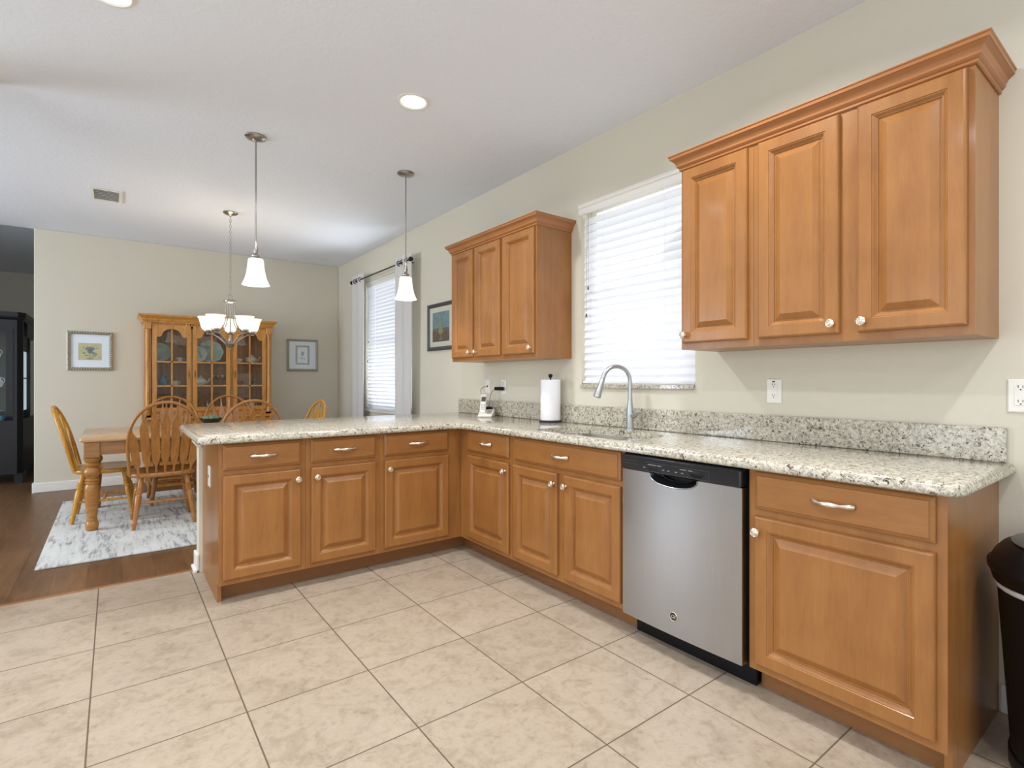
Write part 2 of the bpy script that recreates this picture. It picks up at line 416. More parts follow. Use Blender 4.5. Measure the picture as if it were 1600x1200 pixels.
# ------------------------------------------------------------------ windows and blinds
def window(idx, y0, y1, z0, z1, sillmat):
    fr = MB(); x0, x1 = 0.10, 0.14; w = 0.045
    fr.box(x0, x1, y0, y0+w, z0, z1); fr.box(x0, x1, y1-w, y1, z0, z1); fr.box(x0, x1, y0+w, y1-w, z0, z0+w); fr.box(x0, x1, y0+w, y1-w, z1-w, z1)
    zm = (z0+z1)/2; fr.box(x0, x1, y0+w, y1-w, zm-0.02, zm+0.02)
    f = struct('window_%d' % idx, fr, 'white')
    pn = MB().box(0.118, 0.122, y0+w, y1-w, z0+w, zm-0.02).box(0.118, 0.122, y0+w, y1-w, zm+0.02, z1-w)
    pn.build('window_pane', 'pane', f)
    s = MB().box(-0.018, 0.10, y0+0.001, y1-0.001, z0-0.022, z0+0.002); s.build('window_sill', sillmat, f, bevel=0.003)
window(1, WY1, WY2, WZ1, WZ2, 'granite')
window(2, DY1, DY2, DZ1, DZ2, 'white')
def blind(label, y0, y1, z0, z1, tilt, pitch, valx, hw=0.0275):
    t = thing('window_blind', label, 'blind', (0.03, (y0+y1)/2, z0))
    W2 = (y1-y0)/2-0.006; H = z1-z0
    v = MB(); pr = [(0.0,0.0),(-0.012,0.0),(-0.016,0.012),(-0.016,0.038),(-0.024,0.046),(-0.024,0.058),(-0.030,0.066),(0.0,0.066)]
    yy = W2+0.02 if valx else W2
    vs = [(valx+p[0], -yy, H-0.07+p[1]) for p in pr]+[(valx+p[0], yy, H-0.07+p[1]) for p in pr]; m = len(pr)
    v.add(vs, [(i, (i+1) % m, m+(i+1) % m, m+i) for i in range(m)]+[tuple(range(m)), tuple(range(m, 2*m))])
    v.build('valance', 'white', t)
    s = MB(); z = 0.035
    k = 0
    while z < H-0.075:
        a = tilt
        dx, dz = hw*math.cos(a), hw*math.sin(a)
        for sgn in (1,):
            cx, cz = 0.0, z
            th = 0.0014
            s.add([(cx-dx, -W2, cz-dz), (cx-dx, W2, cz-dz), (cx+0.002, W2, cz+0.003), (cx+0.002, -W2, cz+0.003), (cx+dx, -W2, cz+dz), (cx+dx, W2, cz+dz),
                   (cx-dx+th, -W2, cz-dz-th), (cx-dx+th, W2, cz-dz-th), (cx+0.002+th, W2, cz+0.003-th), (cx+0.002+th, -W2, cz+0.003-th), (cx+dx+th, -W2, cz+dz-th), (cx+dx+th, W2, cz+dz-th)],
                  [(0,1,2,3),(3,2,5,4),(6,9,8,7),(9,10,11,8),(0,6,7,1),(4,5,11,10),(0,3,9,6),(3,4,10,9),(1,7,8,2),(2,8,11,5)])
        z += pitch
    s.build('slats', 'slat', t)
    MB().cbox(-0.024, 0.024, -W2, W2, 0.004, 0.022, 0.003).build('bottom_rail', 'slat', t)
    for f in (-0.55, 0.55):
        MB().tube([(-0.027, W2*f, 0.02), (-0.027, W2*f, H-0.06)], 0.0012, 5).build('ladder_cord', 'paper', t)
    c = MB().tube([(-0.034, W2*0.86, 0.55*H), (-0.032, W2*0.86, H-0.06)], 0.0015, 5).build('pull_cord', 'lgrey', t)
    MB().lathe([(0.002,0),(0.006,0.002),(0.005,0.02),(0.002,0.026)], (-0.034, W2*0.86, 0.52*H), 8).build('tassel', 'dgrey', c)
    c = MB().tube([(-0.034, W2*0.90, 0.40*H), (-0.032, W2*0.89, H-0.06)], 0.0015, 5).build('pull_cord', 'lgrey', t)
    MB().lathe([(0.002,0),(0.006,0.002),(0.005,0.02),(0.002,0.026)], (-0.034, W2*0.90, 0.37*H), 8).build('tassel', 'dgrey', c)
    return t
blind('white slatted blind over the kitchen sink window', WY1, WY2, WZ1+0.002, WZ2, math.radians(70), 0.0505, -0.03)
blind('white slatted blind between the grey curtains in the dining area', DY1, DY2, DZ1+0.002, DZ2, math.radians(-66), 0.044, 0.0)

# curtains and rod
r = thing('curtain_rod', 'dark metal curtain rod across the dining window', 'curtain rod', (-0.10, 5.8, 2.42))
MB().tube([(0, -0.80, 0), (0, 0.80, 0)], 0.008, 10).build('rod', 'chrome_dark', r, 40)
for sy in (-1, 1):
    old = MB(); old.x = Matrix.Translation((0, sy*0.80, 0)) @ Matrix.Rotation(-sy*PI/2, 4, 'X')
    old.lathe([(0.008,0),(0.014,0.004),(0.012,0.012),(0.022,0.026),(0.026,0.042),(0.020,0.058),(0.006,0.066)], n=14); old.build('finial', 'chrome_dark', r, 40)
    MB().tube([(0, sy*0.70, 0), (0.05, sy*0.70, -0.004), (0.099, sy*0.70, 0)], 0.007, 8).build('bracket', 'chrome_dark', r, 40)
def curtain(label, y0, y1, folds):
    m = MB(); N = 60; zs = [0.02, 0.3, 0.9, 1.6, 2.2, 2.49]; vs = []; fs = []
    t = thing('curtain', label, 'curtain', (-0.10, (y0+y1)/2, 0), group='curtains at the dining window')
    hw = (y1-y0)/2
    for z in zs:
        amp = 0.015+0.004*(2.49-z)/2.49
        for side in (1, -1):
            for i in range(N+1):
                u = i/N; a = u*folds*2*PI
                vs.append((math.sin(a)*amp+side*0.0015, -hw+2*hw*u+0.01*math.sin(z*2+u*5), z))
    R = 2*(N+1)
    for k in range(len(zs)-1):
        for i in range(N):
            b = k*R+i; fs.append((b, b+1, b+R+1, b+R)); b = k*R+N+1+i; fs.append((b, b+R, b+R+1, b+1))
        for e in (0, N): fs.append((k*R+e, k*R+N+1+e, (k+1)*R+N+1+e, (k+1)*R+e))
    for k in (0, len(zs)-1):
        for i in range(N): fs.append((k*R+i, k*R+i+1, k*R+N+2+i, k*R+N+1+i))
    m.add(vs, fs); m.build('cloth', 'curtain', t, 60)
    for j in range(folds*2):
        u = j/(folds*2); y = -hw+2*hw*u
        ring = [(0.026*math.cos(a), y, 2.42-0.0+0.026*math.sin(a)) for a in [2*PI*q/16 for q in range(16)]]
        if j: MB().tube(ring, 0.005, 6, closed=True).build('grommet', 'chrome_dark', t, 40)
curtain('pale grey curtain panel hanging nearest the dining corner', 6.25, 6.62, 2)
curtain('grey curtain panel hanging on the picture side of the dining window', 4.95, 5.33, 2)

# ------------------------------------------------------------------ cabinets
DOOR = [(0, 0.0), (0, 0.012), (0.003, 0.017), (0.008, 0.020), (0.048, 0.020), (0.050, 0.017), (0.053, 0.017), (0.062, 0.008), (0.065, 0.007), (0.067, 0.003), (0.071, 0.003), (0.096, 0.018), (0.099, 0.018)]
DRAWER = [(0, 0), (0, 0.009), (0.002, 0.011), (0.012, 0.016), (0.014, 0.020), (0.017, 0.020)]
UDOOR = DOOR
def knob(parent, x, z, y=-0.02):
    m = MB(); m.x = Matrix.Translation((x, y, z)) @ Matrix.Rotation(PI/2, 4, 'X')
    m.lathe([(0.008,0),(0.0075,0.004),(0.005,0.008),(0.0055,0.014),(0.012,0.018),(0.0165,0.022),(0.0165,0.026),(0.013,0.029),(0.0115,0.0275),(0.008,0.0285),(0.007,0.027),(0.004,0.030),(0.001,0.0305)], n=22)
    return m.build('knob', 'pewter', parent, 35)
def pull(parent, x, z, y=-0.02):
    m = MB(); L = 0.052
    pts = [(x-L-0.006, y-0.002, z), (x-L, y-0.012, z), (x-L+0.008, y-0.022, z), (x-L+0.022, y-0.027, z), (x-0.02, y-0.031, z), (x, y-0.032, z), (x+0.02, y-0.031, z), (x+L-0.022, y-0.027, z), (x+L-0.008, y-0.022, z), (x+L, y-0.012, z), (x+L+0.006, y-0.002, z)]
    m.tube(pts, [0.0125, 0.0105, 0.0072, 0.0056, 0.0082, 0.0092, 0.0082, 0.0056, 0.0072, 0.0105, 0.0125], 10)
    return m.build('pull_handle', 'pewter', parent, 60)
def door(t, x0, x1, z0, z1, kx, kz, rings=DOOR):
    d = MB(); d.x = Matrix.Translation((x0, 0, z0)); d.panel(x1-x0, z1-z0, rings); o = d.build('door', 'maple', t)
    knob(o, kx, kz); return o
def drawer(t, x0, x1, z0, z1, handle=True):
    d = MB(); d.x = Matrix.Translation((x0, 0, z0)); d.panel(x1-x0, z1-z0, DRAWER); o = d.build('drawer', 'maple_h', t)
    if handle: pull(o, (x0+x1)/2, (z0+z1)/2)
    return o
def base_body(t, w, depth=0.59, toe=0.09, ends=(False, False), xt=0.0):
    m = MB(); m.box(0, w, 0, depth, 0.1, 0.848); m.build('cabinet_box', 'maple', t)
    k = MB().box(0, w+xt, toe, toe+0.02, 0, 0.1); k.build('toe_kick', 'toe', t)
    if ends[1]:
        MB().box(w-0.02, w, 0.05, toe, 0, 0.1).build('end_filler', 'maple', t); MB().box(w-0.018, w, toe+0.02, depth, 0, 0.1).build('end_panel', 'maple', t)
    if ends[0]:
        MB().box(0, 0.02, 0.05, toe, 0, 0.1).build('end_filler', 'maple', t); MB().box(0, 0.018, toe+0.02, depth, 0, 0.1).build('end_panel', 'maple', t)
FX = -0.61
ZD = (0.128, 0.677); ZR = (0.704, 0.840)
# near cabinet: world y 1.05 (viewer's left) .. 0.455
def run_y(ys, y): return ys-y     # local x from world y
ys = 1.05
t = thing('base_cabinet', 'wide single-door maple base cabinet between the dishwasher and the black bin', 'cabinet', (FX, ys, 0), RUN, 'maple base cabinets')
base_body(t, ys-0.455, 0.608, ends=(False, True))
drawer(t, run_y(ys,1.024), run_y(ys,0.481), *ZR); door(t, run_y(ys,1.024), run_y(ys,0.481), *ZD, run_y(ys,1.008), 0.622)
ys = 2.54
t = thing('sink_cabinet', 'two-door maple sink base cabinet under the faucet', 'cabinet', (FX, ys, 0), RUN, 'maple base cabinets')
m = MB(); w_ = ys-1.658
m.box(0, 0.018, 0, 0.608, 0.1, 0.848).box(w_-0.018, w_, 0, 0.608, 0.1, 0.848).box(0.018, w_-0.018, 0.018, 0.608, 0.1, 0.12).box(0.018, w_-0.018, 0, 0.018, 0.1, 0.848).box(0.018,w_-0.018,0.59,0.608,0.12,0.848)
m.build('cabinet_box', 'maple', t)
MB().box(0, w_, 0.09, 0.11, 0, 0.1).build('toe_kick', 'toe', t)
drawer(t, run_y(ys,2.505), run_y(ys,1.676), *ZR)
door(t, run_y(ys,2.515), run_y(ys,2.123), *ZD, run_y(ys,2.142), 0.622); door(t, run_y(ys,2.067), run_y(ys,1.676), *ZD, run_y(ys,2.046), 0.622)
ys = 3.245
t = thing('corner_cabinet', 'narrow maple base cabinet in the inside corner, left of the sink cabinet', 'cabinet', (FX, ys, 0), RUN, 'maple base cabinets')
m = MB(); m.box(0.108, ys-2.541, 0, 0.608, 0.1, 0.848); m.build('cabinet_box', 'maple', t)
MB().box(0, ys-2.541, 0.09, 0.11, 0, 0.1).build('toe_kick', 'toe', t)
drawer(t, run_y(ys,3.028), run_y(ys,2.563), *ZR); door(t, run_y(ys,3.028), run_y(ys,2.563), *ZD, run_y(ys,2.590), 0.628)
# peninsula cabinets: faces look towards -y
FY = 3.137
for (x0, x1, d0, d1, kx, lab, e) in (
    (-2.08, -1.643, -2.061, -1.669, -1.690, 'maple peninsula cabinet at the open end, beside the white post', (True, False)),
    (-1.642, -1.199, -1.615, -1.226, -1.585, 'middle maple peninsula cabinet of the three with one door and one drawer', (False, False)),
    (-1.198, -0.611, -1.170, -0.713, -1.143, 'maple peninsula cabinet meeting the inside corner', (False, False))):
    t = thing('peninsula_cabinet', lab, 'cabinet', (x0, FY, 0), 0, 'maple base cabinets')
    base_body(t, x1-x0, 0.618, toe=0.108, ends=e, xt=0.09 if x1 > -0.7 else 0.0)
    drawer(t, d0-x0, d1-x0, *ZR); door(t, d0-x0, d1-x0, *ZD, kx-x0, 0.622)

# upper cabinets
UZ0, UZ1 = 1.327, 2.203
def upper(ya, yb, doors, label, group, endR):
    t = thing('wall_cabinet', label, 'cabinet', (-0.31, ya, UZ0), RUN, group)
    w = ya-yb; h = UZ1-UZ0
    m = MB(); m.box(0, w, 0, 0.018, 0, h); m.box(0, 0.016, 0.018, 0.309, 0, h); m.box(w-0.016, w, 0.018, 0.309, 0, h); m.box(0.016, w-0.016, 0.018, 0.309, 0.0, 0.018); m.box(0.016, w-0.016, 0.018, 0.309, h-0.02, h); m.box(0.016,w-0.016,0.30,0.309,0.018,h-0.02)
    m.build('cabinet_box', 'maple', t)
    for d0, d1, k in doors: door(t, ya-d0, ya-d1, 0.030, 0.864, ya-k, 0.068, UDOOR)
    return t
upper(1.562, 1.197, [(1.548, 1.219, 1.530)], 'tall single-door maple wall cabinet right beside the sink window', 'maple wall cabinets right of the window', False)
upper(1.196, 0.455, [(1.171, 0.852, 0.875), (0.791, 0.474, 0.770)], 'large double-door maple wall cabinet nearest the camera above the white outlet', 'maple wall cabinets right of the window', True)
upper(3.762, 3.058, [(3.747, 3.437, 3.462), (3.401, 3.072, 3.376)], 'double-door maple wall cabinet above the cordless phone', 'maple wall cabinets left of the window', False)
upper(3.057, 2.672, [(3.041, 2.688, 2.715)], 'single-door maple wall cabinet above the paper towels', 'maple wall cabinets left of the window', True)
def crown(ya, yb, label):
    prof = [(0.0, 0.0), (0.004, 0.0), (0.008, 0.004), (0.008, 0.012), (0.013, 0.016), (0.018, 0.022), (0.019, 0.030), (0.026, 0.044), (0.038, 0.054), (0.042, 0.056), (0.043, 0.066), (0.047, 0.070), (0.047, 0.074), (0.0, 0.074)]
    m = MB(); vs = []; fs = []; n_ = len(prof); x = -0.3105
    stations = [lambda d: (-0.001, ya+d), lambda d: (x-d, ya+d), lambda d: (x-d, yb-d), lambda d: (-0.001, yb-d)]
    for st in stations:
        for d, z in prof: q = st(d); vs.append((q[0], q[1], z))
    for k in range(3):
        for i in range(n_): j = (i+1) % n_; fs.append((k*n_+i, k*n_+j, (k+1)*n_+j, (k+1)*n_+i))
    fs.append(tuple(range(n_))); fs.append(tuple(range(3*n_, 4*n_)))
    m.add(vs, fs); o = m.build('crown_molding', 'crown', loc=(0, 0, 2.1965)); tag(o, label, 'molding', 'crown moldings on the wall cabinets')
crown(1.5625, 0.4545, 'stained crown molding along the top of the right-hand wall cabinets')
crown(3.7625, 2.6715, 'stained crown molding along the top of the smaller left-hand wall cabinets')

# ------------------------------------------------------------------ countertop
outl = [(-0.001, 0.41), (-0.001, 4.15), (-2.18, 4.15), (-2.18, 3.085), (-0.655, 3.085), (-0.655, 0.41)]
outl = fillet(outl, [0, 0, 0.11, 0.045, 0.07, 0.05], 7)
prof = [(0.012, 0.8495), (0.004, 0.8515), (0.0, 0.858), (0.0, 0.868), (0.003, 0.873), (0.003, 0.876), (0.006, 0.882), (0.012, 0.886), (0.020, 0.888)]
ct = MB(); ct.loft([offset(outl, d) for d, z in prof], [z for d, z in prof])
cto = ct.build('countertop', 'granite')
hole = fillet([(-0.565, 1.69), (-0.17, 1.69), (-0.17, 2.43), (-0.565, 2.43)], [0.07, 0.17, 0.20, 0.10], 8)
cut = MB().prism(hole, 0.80, 0.95).build('cutter', 'granite')
bo = cto.modifiers.new('cut', 'BOOLEAN'); bo.operation = 'DIFFERENCE'; bo.object = cut; bo.solver = 'EXACT'
bpy.context.view_layer.update()
dg = bpy.context.evaluated_depsgraph_get()
newme = bpy.data.meshes.new_from_object(cto.evaluated_get(dg)); cto.modifiers.clear(); cto.data = newme
bpy.data.objects.remove(cut)
newme.polygons.foreach_set('use_smooth', [True]*len(newme.polygons)); newme.set_sharp_from_angle(angle=math.radians(50))
tag(cto, 'speckled granite countertop running over the cabinets and round onto the peninsula', 'countertop')
MB().box(-0.021, -0.001, 0.432, 4.15, 0.888, 1.011).build('backsplash', 'granite', cto, bevel=0.003)
# sink
sk = thing('kitchen_sink', 'stainless steel double bowl undermount sink below the faucet', 'sink', (-0.36, 2.04, 0.66))
def bowl(m, x0, x1, y0, y1, r):
    lo = [rrect(x0, x1, y0, y1, r, 6), rrect(x0+0.006, x1-0.006, y0+0.006, y1-0.006, r, 6), rrect(x0+0.02, x1-0.02, y0+0.02, y1-0.02, r-0.01, 6), rrect(x0+0.05, x1-0.05, y0+0.05, y1-0.05, r-0.03, 6)]
    m.loft(lo, [0.188, 0.10, 0.02, 0.0], caps=(True, False) if False else (False, True))
    lo2 = [rrect(x0-0.004, x1+0.004, y0-0.004, y1+0.004, r, 6), rrect(x0+0.0, x1-0.0, y0+0.0, y1-0.0, r, 6), rrect(x0+0.014, x1-0.014, y0+0.014, y1-0.014, r-0.01, 6), rrect(x0+0.046, x1-0.046, y0+0.046, y1-0.046, r-0.03, 6)]
    m.loft(lo2, [0.188, 0.10, 0.015, -0.005], caps=(False, True))
    a, b = lo[0], lo2[0]; k = len(a)
    m.add([(p[0], p[1], 0.188) for p in a]+[(p[0], p[1], 0.188) for p in b], [(i, (i+1) % k, k+(i+1) % k, k+i) for i in range(k)])
m = MB(); bowl(m, -0.212, 0.20, -0.018, 0.40, 0.06); m.build('large_bowl', 'sink', sk, 40)
m = MB(); bowl(m, -0.212, 0.20, -0.356, -0.026, 0.06); m.build('small_bowl', 'sink', sk, 40)
for (cx, cy) in ((0, 0.18), (-0.02, -0.2)):
    MB().lathe([(0.042,0.0),(0.042,0.003),(0.03,0.004),(0.028,0.001),(0.004,0.001)], (cx, cy, 0.0), 18).build('drain', 'nickel', sk, 40)
# faucet
fx, fy = -0.09, 2.075
ft = thing('faucet', 'tall gooseneck pull-down faucet behind the sink', 'faucet', (fx, fy, 0.888))
MB().lathe([(0.027,0),(0.027,0.006),(0.022,0.01),(0.021,0.06),(0.022,0.09),(0.020,0.12),(0.015,0.16),(0.0125,0.20)], n=20).build('body', 'faucet', ft, 40)
dirn = Vector((-0.93, 0.36, 0)).normalized(); R = 0.088
pts = [(0, 0, 0.195), (0, 0, 0.24), (0, 0, 0.285)]
for i in range(13):
    a = PI*i/12*0.93; q = dirn*(R-R*math.cos(a)); pts.append((q.x, q.y, 0.285+R*math.sin(a)))
MB().tube(pts, 0.0125, 14).build('spout', 'faucet', ft, 50)
e = Vector(pts[-1]); d = (Vector(pts[-1])-Vector(pts[-2])).normalized()
MB().rod(e-d*0.004, e+d*0.12, [(0,0.0135),(0.06,0.0145),(0.08,0.013),(0.1,0.014),(0.6,0.019),(0.95,0.0225),(1,0.021)], 18).build('spray_head', 'faucet', ft, 40)
MB().tube([(0, -0.012, 0.082), (-0.003, -0.035, 0.084), (-0.012, -0.07, 0.098), (-0.02, -0.10, 0.104)], [0.016, 0.015, 0.009, 0.006], 12).build('lever_handle', 'faucet', ft, 50)

# ------------------------------------------------------------------ dishwasher
ys = 1.655; Wd = 0.604
dw = thing('dishwasher', 'stainless steel dishwasher with a black control strip and pocket handle', 'dishwasher', (FX, ys-0.001, 0), RUN)
MB().box(0.004, Wd-0.004, 0.02, 0.58, 0.1, 0.846).build('tub', 'black', dw)
MB().box(0.012, Wd-0.008, 0.065, 0.085, 0, 0.1).build('toe_panel', 'black', dw)
# door skin, curved, with a scoop cut for the handle
def skin_arc():
    N = 24; xs0, xs1 = 0.006, 0.590
    cx, hw, dp = 0.285, 0.118, 0.045; ztop = 0.772
    top = []
    for i in range(N*2+1):
        x = xs0+(xs1-xs0)*i/(N*2); z = ztop
        u = (x-cx)/hw
        if abs(u) < 1: z = ztop-dp*math.sqrt(max(0, 1-u*u))**0.8
        top.append((x, z))
    m = MB(); k = len(top); vs = []
    def yb(x): u = (x-0.3)/0.3; return -0.036+0.008*u*u
    for x, z in top: vs.append((x, yb(x), 0.105))
    for x, z in top: vs.append((x, yb(x), z))
    for x, z in top: vs.append((x, 0.019, 0.105))
    for x, z in top: vs.append((x, 0.019, z))
    fs = []
    for i in range(k-1):
        fs += [(i, i+1, k+i+1, k+i), (2*k+i+1, 2*k+i, 3*k+i, 3*k+i+1), (i, 2*k+i, 2*k+i+1, i+1), (k+i, k+i+1, 3*k+i+1, 3*k+i)]
    fs += [(0, k, 3*k, 2*k), (k-1, 3*k-1, 4*k-1, 2*k-1)]
    m.add(vs, fs); return m
skin_arc().build('door_panel', 'steel', dw, 30)
m = MB()
m.cbox(0.006, 0.590, -0.040, 0.019, 0.7725, 0.842, 0.006); m.build('control_panel', 'black_gloss', dw)
# scoop: half-bowl recess under the strip
m = MB(); cx = 0.285; vs = []; fs = []; A = 16; B = 6
for j in range(B+1):
    b = j/B
    for i in range(A+1):
        a = PI*i/A; hw, dp = 0.117*(1-0.35*b), 0.043*(1-0.45*b)
        vs.append((cx+hw*math.cos(a), -0.0345+0.035*math.sin(b*PI/2), 0.7724-dp*math.sin(a)**0.8))
for j in range(B):
    for i in range(A): q = j*(A+1)+i; fs.append((q, q+1, q+A+2, q+A+1))
m.add(vs, fs); m.build('pocket_handle', 'black_gloss', dw, 60)
ring = [(cx+0.119*math.cos(PI*i/20), -0.0365, 0.7715-0.0455*math.sin(PI*i/20)**0.8) for i in range(21)]
MB().tube(ring, 0.0028, 6).build('pocket_rim', 'steel', dw, 60)
m = MB()
for k in range(2): m.box(0.02, 0.10, -0.0412, -0.039, 0.800+k*0.014, 0.804+k*0.014)
m.build('vent_slots', 'slot', dw)
m = MB()
for x, w, z in ((0.16,0.022,0.808),(0.185,0.02,0.808),(0.21,0.02,0.808),(0.325,0.03,0.808),(0.365,0.02,0.808)): m.box(x, x+w, -0.0412, -0.039, z, z+0.0025)
for x in (0.135, 0.235, 0.262, 0.30, 0.33, 0.41, 0.423): m.box(x, x+0.011, -0.0412, -0.039, 0.793, 0.7955)
m.build('panel_marks', 'lgrey', dw)
m = MB()
for x in (0.165, 0.192): m.box(x, x+0.018, -0.0413, -0.039, 0.788, 0.796)
m.build('buttons', 'black', dw)
m = MB()
for a in ((0.145,0.46,0.7795,0.7803),(0.145,0.46,0.8175,0.8183),(0.4595,0.4603,0.78,0.818)): m.box(a[0], a[1], -0.0411, -0.039, a[2], a[3])
m.box(0.362,0.3628,-0.0411,-0.039,0.78,0.818)
m.build('panel_outline', 'dgrey', dw)
m = MB(); m.x = Matrix.Translation((0.405, -0.0405, 0.7985)) @ Matrix.Rotation(PI/2, 4, 'X') @ Matrix.Diagonal((2.1,1,1,1)); m.lathe([(0.0145,-0.001),(0.0145,0.0012),(0.013,0.002),(0.001,0.002)], n=24)
m.build('start_button', 'black', dw, 40)
# round badge
lx, lz = 0.290, 0.186
m = MB(); m.x = Matrix.Translation((lx, -0.034, lz)) @ Matrix.Rotation(PI/2, 4, 'X'); m.lathe([(0.0195,0),(0.0195,0.003),(0.0175,0.004),(0.016,0.003),(0.001,0.003)], n=28)
bd = m.build('badge', 'pewter', dw, 40)
m = MB(); m.x = Matrix.Translation((lx, -0.037, lz)) @ Matrix.Rotation(PI/2, 4, 'X'); m.lathe([(0.0158,0),(0.0158,0.0008),(0.001,0.0008)], n=28); m.build('badge_face', 'black_gloss', bd, 40)
tx = bpy.data.curves.new('badge_letters', 'FONT'); tx.body = 'GE'; tx.size = 0.021; tx.extrude = 0.0004; tx.align_x = 'CENTER'; tx.align_y = 'CENTER'; tx.shear = 0.25; tx.space_character = 0.85
to = bpy.data.objects.new('tmp', tx); C.objects.link(to); bpy.context.view_layer.update()
tm = bpy.data.meshes.new_from_object(to.evaluated_get(bpy.context.evaluated_depsgraph_get())); bpy.data.objects.remove(to)
tm.transform(Matrix.Translation((lx, -0.0383, lz)) @ Matrix.Rotation(PI/2, 4, 'X')); tm.materials.clear(); tm.materials.append(M['pewter'])
to = bpy.data.objects.new('badge_letters', tm); C.objects.link(to); to.parent = bd

# ------------------------------------------------------------------ counter objects
pt = thing('paper_towel_holder', 'dark metal paper towel stand on the counter', 'paper towel holder', (-0.10, 2.78, 0.888))
MB().lathe([(0.078,0),(0.080,0.004),(0.078,0.010),(0.06,0.012),(0.01,0.012)], n=30).build('base', 'chrome_dark', pt, 40)
MB().lathe([(0.006,0.012),(0.006,0.300),(0.005,0.306),(0.012,0.312),(0.016,0.322),(0.012,0.332),(0.002,0.335)], n=16).build('post', 'chrome_dark', pt, 40)
rl = MB(); rl.lathe([(0.068,0.014),(0.0695,0.018),(0.0695,0.290),(0.068,0.294),(0.021,0.294),(0.019,0.290),(0.019,0.02)], (0,0,0), 40, cap=False)
o = rl.build('paper_towel_roll', 'paper', smooth=40, loc=(-0.10, 2.78, 0.888)); tag(o, 'full white paper towel roll upright on its stand', 'paper towels')
# phone
ph = thing('phone_charger', 'white and grey phone charging base in front of the backsplash', 'phone base', (-0.125, 3.53, 0.888), 0.75)
m = MB()
m.add([(-0.075,-0.055,0),(0.045,-0.055,0),(0.045,0.060,0),(-0.075,0.060,0),(-0.075,-0.055,0.012),(0.045,-0.055,0.055),(0.045,0.060,0.055),(-0.075,0.060,0.012)], [(0,3,2,1),(4,5,6,7),(0,1,5,4),(1,2,6,5),(2,3,7,6),(3,0,4,7)])
m.build('charger_body', 'plastic_white', ph, bevel=0.004)
m = MB(); m.add([(-0.045,-0.042,0.0235),(0.02,-0.042,0.0468),(0.02,-0.005,0.0468),(-0.045,-0.005,0.0235)], [(0,1,2,3)]); 
m.add([(-0.045,-0.042,0.0215),(0.02,-0.042,0.0448),(0.02,-0.005,0.0448),(-0.045,-0.005,0.0215)], [(3,2,1,0)]); m.build('keypad', 'lgrey', ph)
m = MB(); m.box(0.046, 0.07, -0.03, 0.03, 0.0, 0.075); m.build('socket_block', 'black', ph)
hs = thing('phone_handset', 'slim white cordless handset standing tilted in the phone base', 'telephone', (-0.168, 3.531, 0.915), 0.75)
m = MB(); m.x = Matrix.Rotation(math.radians(24), 4, 'Y'); m.cbox(-0.012, 0.012, -0.024, 0.024, 0.0, 0.165, 0.006); m.build('handset_body', 'plastic_white', hs)
m = MB(); m.x = Matrix.Rotation(math.radians(24), 4, 'Y'); m.box(-0.0135, -0.0118, -0.017, 0.017, 0.095, 0.135); m.build('screen', 'dgrey', hs)
m = MB(); m.x = Matrix.Rotation(math.radians(24), 4, 'Y')
for r_ in range(4):
    for c_ in range(3): m.box(-0.0133, -0.0118, -0.016+c_*0.012, -0.008+c_*0.012, 0.025+r_*0.014, 0.033+r_*0.014)
m.build('keys', 'lgrey', hs)
def arc(a, b, c, n=12):
    A, B, D = Vector(a), Vector(b), Vector(c); return [tuple(A*(1-t)**2+B*2*t*(1-t)+D*t*t) for t in [i/n for i in range(n+1)]]
cd = thing('power_adapter', 'black wall plug with its cord running down to the phone base', 'power adapter', (-0.012, 3.455, 1.11))
m = MB(); m.x = Matrix.Rotation(PI/2, 4, 'Y'); m = MB().cbox(-0.032, -0.004, -0.013, 0.095, -0.014, 0.014, 0.005); m.build('plug_body', 'black', cd)
MB().tube(arc((-0.018, 0.094, -0.002), (-0.03, 0.17, -0.03), (-0.035, 0.15, -0.15)), 0.0022, 6).build('cord', 'dgrey', cd, 60)
o = MB().tube(arc((-0.008, 3.70, 1.125), (-0.05, 3.80, 1.12), (-0.06, 3.68, 1.03))+arc((-0.06, 3.68, 1.03), (-0.06, 3.62, 0.98), (-0.07, 3.565, 0.955))[1:], 0.0022, 6).build('telephone_cable', 'dgrey', smooth=60)
tag(o, 'thin dark phone cord looping from the wall jack to the phone base', 'cord')

# outlets
def outlet(name, label, loc, rz, w=0.072, h=0.117, kind='duplex', gang=1, group=None):
    t = thing(name, label, 'outlet', loc, rz, group)
    W_ = w*gang if gang == 1 else 0.118
    MB().panel(W_, h, [(0,0),(0,0.003),(0.004,0.006)]).build('cover_plate', 'plastic_white', t)
    for g in range(gang):
        ox = 0.018+g*0.046 if gang == 2 else 0.0
        if kind in ('duplex', 'decora'):
            m = MB(); m.x = Matrix.Translation((ox+ (w-0.034)/2 if gang == 1 else ox, -0.006, (h-0.068)/2)); m.panel(0.034, 0.068, [(0,0),(0.001,0.002)]); f = m.build('receptacle', 'plastic_white', t)
            bx = (ox+(w-0.034)/2) if gang == 1 else ox
            for zz in (0.028, 0.078):
                m = MB(); m.box(bx+0.010, bx+0.012, -0.0085, -0.007, zz+0.008, zz+0.017).box(bx+0.022, bx+0.024, -0.0085, -0.007, zz+0.008, zz+0.016).box(bx+0.0155, bx+0.0195, -0.0085, -0.007, zz, zz+0.004)
                m.build('slots', 'slot', f)
            if kind == 'decora': MB().box(bx+0.011, bx+0.023, -0.0088, -0.007, h/2-0.003+0.045, h/2+0.048).build('test_button', 'slot', f)
        elif kind == 'jack':
            MB().box(w/2-0.006, w/2+0.006, -0.0075, -0.006, h/2-0.008, h/2+0.008).build('jack', 'slot', t)
    return t
outlet('wall_outlet', 'white wall outlet above the backsplash, under the near wall cabinets', (-0.001, 1.298, 1.068), RUN, kind='decora')
